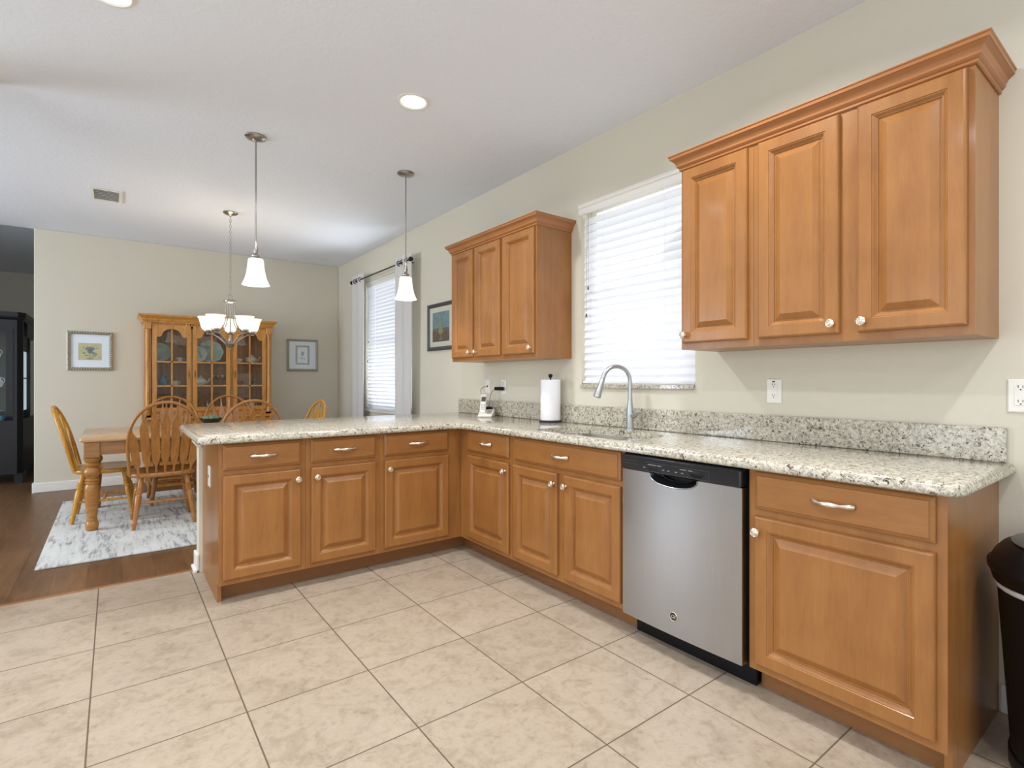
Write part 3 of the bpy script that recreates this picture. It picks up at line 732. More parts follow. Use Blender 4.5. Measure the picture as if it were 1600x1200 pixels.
outlet('wall_outlet', 'white double wall outlet at the right edge, above the black bin', (-0.001, 0.432, 1.066), RUN, gang=2)
outlet('wall_outlet', 'white wall outlet holding the black plug, behind the paper towels', (-0.001, 3.505, 1.068), RUN)
outlet('phone_jack', 'plain wall jack plate above the cordless phone', (-0.001, 3.735, 1.068), RUN, kind='jack')
outlet('cabinet_outlet', 'white outlet plate on the end panel of the peninsula', (-2.081, 3.482, 0.575), -PI/2, kind='jack')

# ------------------------------------------------------------------ ceiling fixtures
def downlight(x, y, label):
    t = thing('recessed_light', label, 'ceiling light', (x, y, CEIL), group='recessed ceiling lights')
    MB().lathe([(0.092,0.0),(0.092,-0.004),(0.078,-0.008),(0.070,-0.003),(0.068,-0.001)], n=32, cap=False).build('trim_ring', 'white', t, 40)
    MB().lathe([(0.069,-0.0005),(0.066,-0.004),(0.001,-0.006)], n=32, cap=False).build('lens', 'can', t, 40)
    l = bpy.data.lights.new('recessed_light_bulb', 'AREA'); l.shape = 'DISK'; l.size = 0.13; l.energy = 14; l.color = (0.98, 0.985, 1.0); l.spread = math.radians(150)
    lo = bpy.data.objects.new('recessed_light_bulb', l); C.objects.link(lo); lo.location = (x, y, CEIL-0.012)
downlight(-1.154, 2.76, 'recessed ceiling light above the floor between sink and peninsula')
downlight(-2.53, 2.74, 'recessed ceiling light cut by the top edge of the picture')
for x, y, lab in ((-0.86, 1.15, 'added unseen recessed ceiling light over the counter edge by the dishwasher'), (-0.86, -0.3, 'added unseen recessed ceiling light over the counter side behind the camera'), (-2.5, 0.9, 'added unseen recessed ceiling light right above the camera'),
    (-4.1, 0.9, 'added unseen recessed ceiling light over the kitchen floor left of the camera'), (-4.1, 2.74, 'added unseen recessed ceiling light in the left part of the kitchen ceiling'), (-2.5, -1.2, 'added unseen recessed ceiling light behind the camera')):
    downlight(x, y, lab)  # out-of-view downlights added to light the cabinets and shade the toe-kick floor
def bulb(name, loc, e, r=0.03, col=(1, 0.86, 0.66)):
    l = bpy.data.lights.new(name, 'POINT'); l.energy = e; l.shadow_soft_size = r; l.color = col
    o = bpy.data.objects.new(name, l); C.objects.link(o); o.location = loc
def pendant(x, y, label):
    t = thing('pendant_light', label, 'pendant lamp', (x, y, 1.80), group='pendant lamps over the peninsula')
    MB().lathe([(0.064,0.972),(0.066,0.966),(0.060,0.958),(0.030,0.950),(0.012,0.944)], n=30).build('canopy', 'nickel', t, 40)
    MB().lathe([(0.0055,0.26),(0.0055,0.948)], n=10).build('stem', 'nickel', t, 40)
    MB().lathe([(0.040,0.168),(0.030,0.176),(0.024,0.184),(0.026,0.192),(0.016,0.200),(0.010,0.208),(0.014,0.22),(0.015,0.232),(0.008,0.262),(0.0055,0.285)], n=22).build('socket_cap', 'nickel', t, 40)
    MB().lathe([(0.030,0.172),(0.042,0.170),(0.047,0.160),(0.049,0.13),(0.054,0.09),(0.064,0.045),(0.080,0.008),(0.084,0.0),(0.080,0.002),(0.060,0.045),(0.050,0.09),(0.045,0.13),(0.043,0.16),(0.03,0.166)], n=36, cap=False).build('glass_shade', 'shade', t, 50)
    bulb('pendant_bulb', (x, y, 1.86), 5)
pendant(-1.777, 3.78, 'bell-shaped glass pendant lamp over the open end of the peninsula')
pendant(-0.730, 3.75, 'bell-shaped glass pendant lamp in front of the dining window curtain')
# chandelier
ch = thing('chandelier', 'five-light nickel chandelier with frosted glass shades over the dining table', 'chandelier', (-1.636, 5.64, 1.47))
MB().lathe([(0.062,1.302),(0.064,1.295),(0.055,1.285),(0.02,1.275),(0.008,1.262)], n=28).build('canopy', 'nickel', ch, 40)
m = MB(); z = 0.535; k = 0
while z < 1.262:
    rr = 0.009; L = 0.017
    pts = []
    for i in range(12):
        a = 2*PI*i/12; u, w = rr*math.cos(a), L*math.sin(a)
        pts.append((u, 0, z+w) if k % 2 == 0 else (0, u, z+w))
    m.tube(pts, 0.0017, 5, closed=True); z += 0.0265; k += 1
m.build('chain', 'nickel', ch, 60)
MB().tube([(0.024*math.cos(2*PI*i/18), 0, 0.495+0.024*math.sin(2*PI*i/18)) for i in range(18)], 0.003, 6, closed=True).build('hanging_loop', 'nickel', ch, 60)
MB().lathe([(0.01,0.472),(0.052,0.468),(0.058,0.462),(0.058,0.452),(0.046,0.444),(0.010,0.440)], n=28).build('top_plate', 'nickel', ch, 40)
MB().lathe([(0.003,0.0),(0.008,0.006),(0.006,0.014),(0.03,0.03),(0.042,0.046),(0.044,0.056),(0.030,0.066),(0.012,0.074),(0.018,0.09),(0.008,0.12),(0.004,0.14)], n=26).build('hub', 'nickel', ch, 40)
cdir = math.atan2(-5.64, -2.5114+1.636)
for i in range(5):
    a = cdir+math.radians(36+72*i); u = Vector((math.cos(a), math.sin(a), 0))
    def pp(r, z): return (u.x*r, u.y*r, z)
    arm = MB(); arm.tube([pp(0.040,0.448), pp(0.038,0.36), pp(0.040,0.29), pp(0.058,0.23), pp(0.095,0.18), pp(0.15,0.150), pp(0.195,0.148)], 0.0038, 8)
    arm.tube([pp(0.032,0.045), pp(0.062,0.075), pp(0.10,0.11), pp(0.15,0.142), pp(0.20,0.146)], [0.007,0.008,0.007,0.006,0.006], 8)
    ao = arm.build('arm', 'nickel', ch, 60)
    MB().lathe([(0.010,0.140),(0.014,0.146),(0.012,0.154),(0.030,0.162),(0.034,0.172),(0.034,0.186),(0.030,0.19)], pp(0.20, 0), 20).build('socket_cup', 'nickel', ao, 40)
    MB().lathe([(0.032,0.180),(0.043,0.188),(0.055,0.215),(0.062,0.25),(0.072,0.285),(0.084,0.305),(0.081,0.305),(0.068,0.285),(0.058,0.25),(0.050,0.215),(0.04,0.192),(0.03,0.186)], pp(0.20, 0), 30, cap=False).build('glass_shade', 'shade', ao, 50)
    bulb('chandelier_bulb', (-1.636+u.x*0.2, 5.64+u.y*0.2, 1.47+0.25), 2.0, 0.025)
# ceiling vent
vt = thing('ceiling_vent', 'small white air vent in the ceiling', 'vent', (-2.565, 5.75, CEIL-0.001))
m = MB(); 
m.box(-0.105,-0.085,-0.18,0.18,-0.010,0).box(0.085,0.105,-0.18,0.18,-0.010,0).box(-0.085,0.085,-0.18,-0.155,-0.010,0).box(-0.085,0.085,0.155,0.18,-0.010,0); m.build('frame', 'white', vt)
MB().box(-0.085,0.085,-0.155,0.155,-0.002,-0.0005).build('backing', 'lgrey', vt)
for i in range(7):
    m = MB(); m.x = Matrix.Translation((0,-0.13+i*0.043,-0.007)) @ Matrix.Rotation(0.6,4,'X'); m.box(-0.085,0.085,-0.010,0.010,-0.001,0.001); m.build('louver', 'white', vt)

# ------------------------------------------------------------------ bin
bn = thing('trash_bin', 'tall black plastic trash can standing against the cabinet end panel', 'trash can', (-0.255, 0.262, 0))
def ell(a, b, n=32): return [(a*math.cos(2*PI*i/n), b*math.sin(2*PI*i/n)) for i in range(n)]
MB().loft([ell(0.170,0.115), ell(0.180,0.122), ell(0.180,0.122), ell(0.172,0.117), ell(0.20,0.150)], [0,0.01,0.05,0.055,0.575]).build('body', 'black', bn, 40)
MB().loft([ell(0.199,0.150), ell(0.203,0.154), ell(0.204,0.156), ell(0.202,0.153)], [0.545,0.548,0.558,0.562]).build('liner_edge', 'bagwhite', bn, 60)
MB().loft([ell(0.203,0.152), ell(0.208,0.158), ell(0.217,0.167), ell(0.222,0.172), ell(0.222,0.172), ell(0.214,0.164), ell(0.206,0.156), ell(0.185,0.135), ell(0.14,0.10), ell(0.07,0.05)], [0.563,0.565,0.597,0.602,0.618,0.626,0.645,0.672,0.685,0.690]).build('lid', 'black', bn, 50)
MB().loft([ell(0.165,0.112), ell(0.168,0.115), ell(0.10,0.07)], [0.679,0.686,0.693]).build('swing_flap', 'black_gloss', bn, 50)

# ------------------------------------------------------------------ rug, table, chairs
rg = MB().cbox(-2.905, -0.32, 4.395, 6.68, 0.0005, 0.012, 0.003).build('area_rug', 'rug'); tag(rg, 'pale grey distressed rug under the dining table', 'rug')
RUGZ = 0.012
tb = thing('dining_table', 'oak dining table with thick turned legs on the grey rug', 'table', (-1.86, 5.725, RUGZ))
TX, TY = 0.865, 0.53
m = MB()
pr = [(0.012,0.690),(0.006,0.692),(0.003,0.700),(0.0,0.704),(0.0,0.712),(0.004,0.720),(0.010,0.723)]
m.loft([rrect(-TX+d, TX-d, -TY+d, TY-d, 0.02, 4) for d, z in pr], [z for d, z in pr]); m.build('tabletop', 'oak_top', tb, 35)
m = MB(); m.box(-TX+0.10, TX-0.10, -TY+0.045, -TY+0.067, 0.585, 0.69).box(-TX+0.10, TX-0.10, TY-0.067, TY-0.045, 0.585, 0.69).box(-TX+0.045, -TX+0.067, -TY+0.10, TY-0.10, 0.585, 0.69).box(TX-0.067, TX-0.045, -TY+0.10, TY-0.10, 0.585, 0.69)
m.build('apron', 'oak_table', tb)
LEG = [(0.030,0.0),(0.036,0.004),(0.040,0.02),(0.044,0.045),(0.040,0.062),(0.034,0.072),(0.036,0.08),(0.034,0.088),(0.031,0.10),(0.034,0.14),(0.041,0.20),(0.046,0.26),(0.048,0.31),(0.046,0.345),(0.038,0.36),(0.044,0.366),(0.044,0.376),(0.037,0.382),(0.043,0.388),(0.043,0.398),(0.036,0.404),(0.040,0.415),(0.052,0.435),(0.055,0.455),(0.048,0.475),(0.034,0.492),(0.046,0.502),(0.047,0.515),(0.036,0.525),(0.044,0.535),(0.052,0.55),(0.052,0.562),(0.040,0.568)]
for sx in (-1, 1):
    for sy in (-1, 1):
        m = MB(); cx, cy = sx*(TX-0.075), sy*(TY-0.075)
        m.lathe(LEG, (cx, cy, 0), 26); m.cbox(cx-0.05, cx+0.05, cy-0.05, cy+0.05, 0.566, 0.689, 0.004); m.build('leg', 'oak_table', tb, 35)
def make_chair(mat, label, H=0.585):
    # origin under the seat centre, facing +y (back at -y)
    t = thing('dining_chair', label, 'chair', group='oak arrow-back dining chairs')
    SZ = 0.43
    # seat
    def outline(s_):
        pts = []
        for i in range(40):
            a = 2*PI*i/40; c, s = math.cos(a), math.sin(a)
            e = 0.62
            x = 0.248*abs(c)**e*(1 if c > 0 else -1); y = 0.212*abs(s)**e*(1 if s > 0 else -1)
            x *= 1.0+0.05*(y/0.21)
            pts.append((x*s_, y*s_))
        return pts
    pf = [(0.92,-0.036),(0.975,-0.030),(1.0,-0.018),(0.995,-0.006),(0.97,0.0),(0.88,-0.002),(0.6,-0.010),(0.2,-0.012)]
    MB().loft([outline(a) for a, b in pf], [SZ+b for a, b in pf]).build('seat', mat, t, 50)
    # back plane: leans back
    lean = math.radians(14); by = -0.172
    def bp(x, h): return (x, by-math.sin(lean)*h-0.035*(1-(x/0.29)**2)*(1), SZ-0.004+math.cos(lean)*h)
    bow = []
    Wb = 0.285
    for i in range(37):
        u = i/36; a = PI*u
        x = -Wb*math.cos(a)*(1.0-0.20*(1-math.sin(a))**1.6); h = H*math.sin(a)**0.72
        bow.append(bp(x, h))
    MB().tube(bow, 0.0135, 10, flat=0.9).build('back_bow', mat, t, 60)
    ST = [(0,0.006,0.006),(0.06,0.007,0.006),(0.12,0.009,0.005),(0.19,0.022,0.0045),(0.25,0.0275,0.0045),(0.55,0.029,0.0045),(0.70,0.029,0.0045),(0.735,0.027,0.0045),(0.80,0.014,0.005),(0.85,0.008,0.005),(0.9,0.006,0.005),(1.0,0.005,0.005)]
    for k in range(7):
        f = (k-3)/3.0; xb = f*0.172; xt = f*0.226
        st = max(0.0, 1-(xt/Wb)**2)**0.5; ht = H*st**0.72 if st > 0 else 0.3
        A = Vector(bp(xb, 0.0)); B = Vector(bp(xt, ht))
        ax = (B-A); sd = Vector((1,0,0)); nr = ax.cross(sd).normalized(); vs = []; fs = []
        for (tt, w, d) in ST:
            c_ = A+ax*tt
            for (p, q) in ((-w,-d),(w,-d),(w,d),(-w,d)): vs.append(tuple(c_+sd*p+nr*q))
        for j in range(len(ST)-1):
            for q in range(4): r_ = (q+1) % 4; fs.append((j*4+q, j*4+r_, (j+1)*4+r_, (j+1)*4+q))
        fs += [(3,2,1,0), tuple(range(len(vs)-4, len(vs)))]
        m = MB(); m.add(vs, fs); m.build('spindle', mat, t, bevel=0.002)
    LP = [(0,0.012),(0.03,0.0145),(0.10,0.0165),(0.15,0.019),(0.165,0.015),(0.19,0.0165),(0.45,0.021),(0.62,0.0235),(0.66,0.017),(0.69,0.0225),(0.72,0.0235),(0.735,0.018),(0.76,0.023),(0.775,0.018),(0.80,0.0225),(0.82,0.018),(0.90,0.019),(1.0,0.016)]
    feet = {}
    for sx in (-1, 1):
        for sy in (-1, 1):
            top = Vector((sx*0.150, sy*0.135, SZ-0.032)); bot = Vector((sx*0.205, sy*0.205, 0.0))
            MB().rod(bot, top, LP).build('leg', mat, t, 40); feet[(sx, sy)] = (bot, top)
    SP = [(0,0.007),(0.1,0.008),(0.3,0.011),(0.36,0.013),(0.38,0.009),(0.42,0.013),(0.44,0.009),(0.5,0.013),(0.56,0.009),(0.58,0.013),(0.62,0.009),(0.64,0.013),(0.7,0.011),(0.9,0.008),(1,0.007)]
    def at(k, u): b, q = feet[k]; return b.lerp(q, u)
    mids = []
    for sx in (-1, 1):
        a, b = at((sx,-1), 0.42), at((sx,1), 0.42); MB().rod(a, b, SP, 10).build('stretcher', mat, t, 40); mids.append(a.lerp(b, 0.5))
    MB().rod(mids[0], mids[1], SP, 10).build('stretcher', mat, t, 40)
    MB().rod(at((-1,-1),0.5), at((1,-1),0.5), SP, 10).build('stretcher', mat, t, 40)
    return t
c0 = make_chair('oak_chair', 'oak arrow-back chair with its back to the camera, next to the left front table leg')
CZ = RUGZ+0.0018
c0.location = (-2.19, 5.265, CZ)
def place(x, y, rz, label, yellow=False):
    c = copy_tree(c0); c.location = (x, y, CZ); c.rotation_euler = (0, 0, rz); c['label'] = label
    return c
place(-1.57, 5.24, -0.02, 'oak arrow-back chair with its back to the camera, nearest the bowl')
place(-2.04, 6.16, PI+0.02, 'oak arrow-back chair on the hutch side, opposite the leftmost front chair')
place(-1.53, 6.16, PI-0.03, 'oak arrow-back chair on the hutch side, right of the bowl')
c1 = make_chair('oak_yellow', 'golden oak chair seen side-on at the left end of the table', 0.535); c1.location = (-2.575, 5.77, CZ); c1.rotation_euler = (0, 0, -PI/2-0.04)
c = copy_tree(c1); c.location = (-1.09, 5.72, CZ); c.rotation_euler = (0, 0, PI/2+0.1); c['label'] = 'golden oak chair at the right end of the table, only its back showing'
# bowl of greens
bw = thing('footed_bowl', 'black footed bowl in the middle of the dining table', 'bowl', (-1.785, 5.72, RUGZ+0.7235))
MB().lathe([(0.05,0),(0.05,0.006),(0.02,0.012),(0.02,0.03),(0.07,0.045),(0.092,0.075),(0.094,0.085),(0.086,0.083),(0.062,0.05),(0.01,0.042)], n=28).build('bowl_body', 'bowl', bw, 50)
for i in range(9):
    a = 2*PI*i/8; r_ = 0.05 if i < 8 else 0; rr = 0.022
    m = MB(); m.lathe([(rr*math.sin(PI*k/8)+0.0004, -rr*math.cos(PI*k/8)) for k in range(9)], (0,0,0), 14)
    o = m.build('green_fruit', 'greens', smooth=60, loc=(-1.785+r_*math.cos(a), 5.72+r_*math.sin(a), RUGZ+0.7235+0.087+(0.012 if i == 8 else 0)))
    tag(o, 'small greyish green ball heaped in the black footed bowl', 'decorative ball', 'green balls in the black bowl')

# ------------------------------------------------------------------ china hutch
hu = thing('china_hutch', 'honey oak china hutch with three glass doors against the dining wall', 'hutch', (-1.608, 7.428, 0))
HW = 0.645
m = MB(); m.box(-HW, HW, -0.45, 0, 0.08, 0.74).box(-HW+0.03, HW-0.03, -0.42, -0.02, 0, 0.08); m.build('buffet_base', 'oak', hu)
MB().cbox(-HW-0.02, HW+0.02, -0.475, 0, 0.74, 0.77, 0.006).build('buffet_top', 'oak', hu)
for k in range(3):
    x0 = -HW+0.03+k*0.42; m = MB(); m.x = Matrix.Translation((x0, -0.45, 0.12)); m.panel(0.38, 0.58, DOOR); o = m.build('buffet_door', 'oak', hu)
m = MB(); U0, U1 = 0.771, 1.84
m.box(-HW, -HW+0.02, -0.345, 0, U0, U1).box(HW-0.02, HW, -0.345, 0, U0, U1).box(-HW+0.02, HW-0.02, -0.345, 0, U0, U0+0.03).box(-HW+0.02, HW-0.02, -0.345, 0, U1-0.03, U1)
# face frame pilasters and rails
for a, b in ((-HW, -HW+0.062), (HW-0.062, HW), (-0.213, -0.187), (0.197, 0.223)): m.box(a, b, -0.36, -0.345, U0, U1)
m.box(-HW, HW, -0.36, -0.345, U0, U0+0.05).box(-HW, HW, -0.36, -0.345, U1-0.075, U1)
m.build('hutch_case', 'oak', hu)
MB().box(-HW+0.02, HW-0.02, -0.012, -0.001, U0+0.03, U1-0.03).build('back_panel', 'oak_dark', hu)
for z in (1.115, 1.385):
    MB().box(-HW+0.021, HW-0.021, -0.30, -0.013, z-0.012, z).build('shelf', 'oak', hu)
for sx in (-1, 1):
    xc = sx*(HW-0.03); m = MB(); m.lathe([(0.026,U0+0.02),(0.028,U0+0.04),(0.022,U0+0.06),(0.022,U1-0.13),(0.028,U1-0.11),(0.028,U1-0.08)], (xc, -0.362, 0), 16); m.cbox(xc-0.034, xc+0.034, -0.40, -0.345, U1-0.10, U1-0.019, 0.004)
    m.build('pilaster', 'oak', hu, 40)
# cornice
prof = [(0,0),(0.012,0.0),(0.012,0.012),(0.020,0.02),(0.026,0.04),(0.045,0.060),(0.055,0.068),(0.055,0.086),(0,0.086)]
vs = []; fs = []; n_ = len(prof)
for st in (lambda d: (-HW-d, 0), lambda d: (-HW-d, -0.362-d), lambda d: (HW+d, -0.362-d), lambda d: (HW+d, 0)):
    for d, z in prof: q = st(d); vs.append((q[0], q[1], U1-0.02+z))
for k in range(3):
    for i in range(n_): j = (i+1) % n_; fs.append((k*n_+i, k*n_+j, (k+1)*n_+j, (k+1)*n_+i))
fs += [tuple(range(n_)), tuple(range(3*n_, 4*n_))]
fs.append((n_-1, 2*n_-1, 3*n_-1, 4*n_-1))
m = MB(); m.add(vs, fs); m.build('cornice', 'oak', hu)
m = MB(); x = -HW+0.045
while x < HW-0.05: m.box(x, x+0.016, -0.374, -0.36, U1-0.05, U1-0.028); x += 0.028
m.build('dentil_strip', 'oak', hu)
# glass doors with arched heads and muntins
def hutch_door(x0, x1, kx):
    z0, z1 = 0.825, 1.795; w = x1-x0; st = 0.042; y0, y1 = -0.381, -0.361
    m = MB(); m.box(x0, x0+st, y0, y1, z0, z1).box(x1-st, x1, y0, y1, z0, z1).box(x0+st, x1-st, y0, y1, z0, z0+0.045)
    # arched top rail: strip of quads between arch curve and the top
    N = 24; a0, a1 = x0+st, x1-st; cx = (a0+a1)/2; hw = (a1-a0)/2
    cur = []
    for i in range(N+1):
        x = a0+(a1-a0)*i/N; u = abs(x-cx)/hw
        if u > 0.80: z = z1-0.135+0.012*math.cos((u-0.80)/0.2*PI/2)*0
        elif u > 0.62: z = z1-0.135+0.030*(1-math.sin((u-0.62)/0.18*PI/2))
        else: z = z1-0.105+0.060*math.sqrt(max(0, 1-(u/0.62)**2))
        cur.append((x, z))
    vs = []; fs = []
    for yy in (y0, y1):
        for x, z in cur: vs.append((x, yy, z))
        for x, z in cur: vs.append((x, yy, z1))
    k = N+1
    for i in range(N):
        fs += [(i, i+1, k+i+1, k+i), (2*k+i+1, 2*k+i, 3*k+i, 3*k+i+1), (i, 2*k+i, 2*k+i+1, i+1), (k+i, k+i+1, 3*k+i+1, 3*k+i)]
    m.add(vs, fs)
    # muntins
    m.box(cx-0.008, cx+0.008, y0+0.002, y1-0.002, z0+0.045, z1-0.05)
    for zz in (1.115, 1.385): m.box(a0, a1, y0+0.002, y1-0.002, zz-0.009, zz+0.007)
    o = m.build('glass_door', 'oak', hu)
    MB().box(a0, a1, -0.373, -0.370, z0+0.045, z1-0.045).build('door_glass', 'cabglass', o)
    m = MB(); m.box(kx-0.006, kx+0.006, y0-0.003, y0, 1.20, 1.29).tube([(kx, y0-0.003, 1.27), (kx, y0-0.014, 1.262), (kx, y0-0.014, 1.236), (kx, y0-0.003, 1.228)], 0.0035, 6)
    m.build('door_pull', 'brass', o)
hutch_door(-0.575, -0.208, -0.229); hutch_door(-0.190, 0.190, -0.169); hutch_door(0.220, 0.580, 0.241)
# china inside
HX, HY = -1.608, 7.428
def item(name, label, cat, x, z, build, y=-0.17, group=None):
    t = thing(name, label, cat, (HX+x, HY+y, z), group=group); build(t); return t
def cup_b(mat):
    def f(t):
        MB().lathe([(0.018,0),(0.02,0.006),(0.034,0.03),(0.038,0.055),(0.035,0.055),(0.03,0.03),(0.004,0.01)], n=20).build('cup_body', mat, t, 50)
        MB().tube(arc((0.034,0,0.048),(0.062,0,0.04),(0.030,0,0.016)), 0.004, 6).build('handle', mat, t, 60)
    return f
def teapot_b(mat):
    def f(t):
        MB().lathe([(0.03,0),(0.034,0.006),(0.06,0.035),(0.062,0.055),(0.045,0.08),(0.028,0.088),(0.004,0.09)], n=24).build('pot_body', mat, t, 50)
        MB().lathe([(0.03,0.088),(0.024,0.098),(0.006,0.104),(0.010,0.112),(0.003,0.118)], n=18).build('lid', mat, t, 50)
        MB().tube(arc((0.052,0,0.03),(0.085,0,0.045),(0.095,0,0.085)), [0.012]*6+[0.008]*7, 8).build('spout', mat, t, 60)
        MB().tube(arc((-0.052,0,0.075),(-0.11,0,0.06),(-0.052,0,0.025)), 0.005, 6).build('handle', mat, t, 60)
    return f
def plate_b(mat, r):
    def f(t):
        m = MB(); m.x = Matrix.Translation((0, 0, r)) @ Matrix.Rotation(math.radians(80), 4, 'X')
        n = 48; pf = [(0.3,0),(0.62,0.002),(0.72,0.012),(1.0,0.022),(0.985,0.027),(0.7,0.018),(0.6,0.008),(0.02,0.006)]; loops = []
        for s_, z in pf: loops.append([(s_*r*(1+0.03*math.cos(8*2*PI*i/n)*(s_ > 0.9))*math.cos(2*PI*i/n), s_*r*(1+0.03*math.cos(8*2*PI*i/n)*(s_ > 0.9))*math.sin(2*PI*i/n)) for i in range(n)])
        m.loft(loops, [z for s_, z in pf]); m.build('plate_body', mat, t, 50)
    return f
def goblet_b(t):
    MB().lathe([(0.026,0),(0.024,0.003),(0.004,0.008),(0.003,0.05),(0.012,0.062),(0.026,0.085),(0.027,0.12),(0.025,0.12),(0.022,0.088),(0.003,0.066)], n=18).build('goblet_body', 'crystal', t, 50)
def figure_b(mat):
    def f(t):
        MB().lathe([(0.03,0),(0.032,0.006),(0.012,0.012),(0.008,0.04),(0.016,0.055),(0.006,0.07),(0.012,0.09),(0.004,0.105),(0.003,0.13),(0.0005,0.132)], n=16).build('stem', mat, t, 50)
        for s_ in (-1, 1): MB().tube(arc((0,0,0.05),(s_*0.04,0,0.03),(s_*0.045,0,0.075)), 0.004, 6).build('arm', mat, t, 60)
    return f
def jug_b(mat):
    def f(t):
        MB().lathe([(0.026,0),(0.03,0.005),(0.042,0.04),(0.036,0.075),(0.022,0.095),(0.028,0.115),(0.024,0.115),(0.018,0.095),(0.03,0.07),(0.005,0.02)], n=22).build('jug_body', mat, t, 50)
        MB().tube(arc((0.026,0,0.108),(0.07,0,0.09),(0.038,0,0.045)), 0.004, 6).build('handle', mat, t, 60)
    return f
S1, S2, S3 = 1.386, 1.116, 0.802
item('serving_platter', 'large scalloped pale green platter upright behind the middle hutch door', 'plate', 0.02, S1, plate_b('ceramic_green', 0.135), -0.10)
item('china_plate', 'round pale plate upright at top left of the middle hutch door', 'plate', -0.12, S1, plate_b('ceramic', 0.10), -0.12)
item('china_plate', 'pale green plate upright at the top of the left hutch door', 'plate', -0.49, S1, plate_b('ceramic_green', 0.11), -0.10)
item('tea_cup', 'small white cup on the top shelf behind the left hutch door', 'cup', -0.30, S1, cup_b('ceramic'))
item('teapot', 'white teapot on the top shelf behind the right hutch door', 'teapot', 0.46, S1, teapot_b('ceramic'))
item('tea_cup', 'white cup left of the teapot on the top hutch shelf', 'cup', 0.32, S1, cup_b('ceramic'))
item('china_jug', 'blue jug on the middle shelf behind the left hutch door', 'jug', -0.46, S2, jug_b('ceramic_blue'))
item('tea_cup', 'tiny white cup on the middle shelf behind the left hutch door', 'cup', -0.34, S2, cup_b('ceramic'))
item('teapot', 'round white lidded pot on the middle shelf behind the middle hutch door', 'teapot', -0.09, S2, teapot_b('ceramic'))
for k in range(3): item('crystal_goblet', 'small crystal goblet beside the white pot behind the middle hutch door', 'glass', 0.045+k*0.05, S2, goblet_b, -0.16+0.03*(k % 2), 'crystal goblets in the middle of the hutch')
item('candle_holder', 'dark branched candle holder on the middle shelf behind the right hutch door', 'candle holder', 0.47, S2, figure_b('dgrey'))
item('tea_cup', 'little red cup beside the dark candle holder in the hutch', 'cup', 0.33, S2, cup_b('red'))
for k in range(4): item('wine_glass', 'crystal wine glass at the bottom of the left hutch door', 'glass', -0.46+k*0.058, S3, goblet_b, -0.17+0.04*(k % 2), 'wine glasses at the bottom left of the hutch')
item('candle_holder', 'pale branched candle holder at the bottom of the middle hutch door', 'candle holder', -0.02, S3, figure_b('ceramic'))
item('china_jug', 'white jug at the bottom of the right hutch door', 'jug', 0.46, S3, jug_b('ceramic'))

# ------------------------------------------------------------------ pictures
def flower(m, s):   # thistle drawing made of thin raised shapes; x right, z up
    pass
def frame(label, loc, rz, w, h, fw, fmat, build_art, beads=False, group=None):
    t = thing('framed_picture', label, 'picture', loc, rz, group)
    m = MB(); prof = [(0,0),(0,0.018),(fw*0.3,0.022),(fw*0.7,0.016),(fw,0.012),(fw,0.004)]
    vs = []; fs = []
    for i, d in prof: vs += [(-w/2+i, -d, i), (w/2-i, -d, i), (w/2-i, -d, h-i), (-w/2+i, -d, h-i)]
    for k in range(len(prof)-1):
        for q in range(4): p = (q+1) % 4; fs.append((k*4+q, k*4+p, (k+1)*4+p, (k+1)*4+q))
    m.add(vs, fs)
    if beads:
        nb = int(h/0.022)
        for i in range(nb):
            z = fw/2+(h-fw)*i/(nb-1)
            for sx in (-1, 1):
                m.tube([(sx*(w/2-fw*0.8), -0.020, z-0.006), (sx*(w/2-fw*0.2), -0.023, z+0.006)], 0.0065, 6)
        nb = int(w/0.022)
        for i in range(1, nb-1):
            x = -w/2+fw/2+(w-fw)*i/(nb-1)
            for zz in (fw/2, h-fw/2): m.tube([(x-0.006, -0.020, zz-fw*0.3), (x+0.006, -0.023, zz+fw*0.3)], 0.0065, 6)
    m.build('frame', fmat, t)
    MB().box(-w/2+fw*0.9, w/2-fw*0.9, -0.006, -0.001, fw*0.9, h-fw*0.9).build('mat_board', 'paper' if beads else 'cream', t)
    build_art(t, w, h)
    MB().box(-w/2+fw, w/2-fw, -0.0110, -0.0100, fw, h-fw).build('picture_glass', 'pane', t)
M['parch'] = plain('parchment', rgb(198,186,132), 0.8, var=0.1, sc=12)
M['thistle'] = plain('thistle_ink', rgb(112,116,112), 0.8, var=0.15)
M['leafink'] = plain('leaf_ink', rgb(140,134,84), 0.8, var=0.15)
M['printgrey'] = plain('faded_print', rgb(186,180,164), 0.8, var=0.1, sc=12)
M['artblue'] = plain('painting_blue', rgb(116,138,140), 0.7, var=0.25, sc=18)
M['artbrown'] = plain('painting_brown', rgb(104,90,78), 0.7, var=0.25, sc=18)
M['artgold'] = plain('painting_gold', rgb(150,142,96), 0.7)
def disc(m, cx, cz, a, b, y, n=18): m.add([(cx+a*math.cos(2*PI*i/n), y, cz+b*math.sin(2*PI*i/n)) for i in range(n)], [tuple(range(n))])
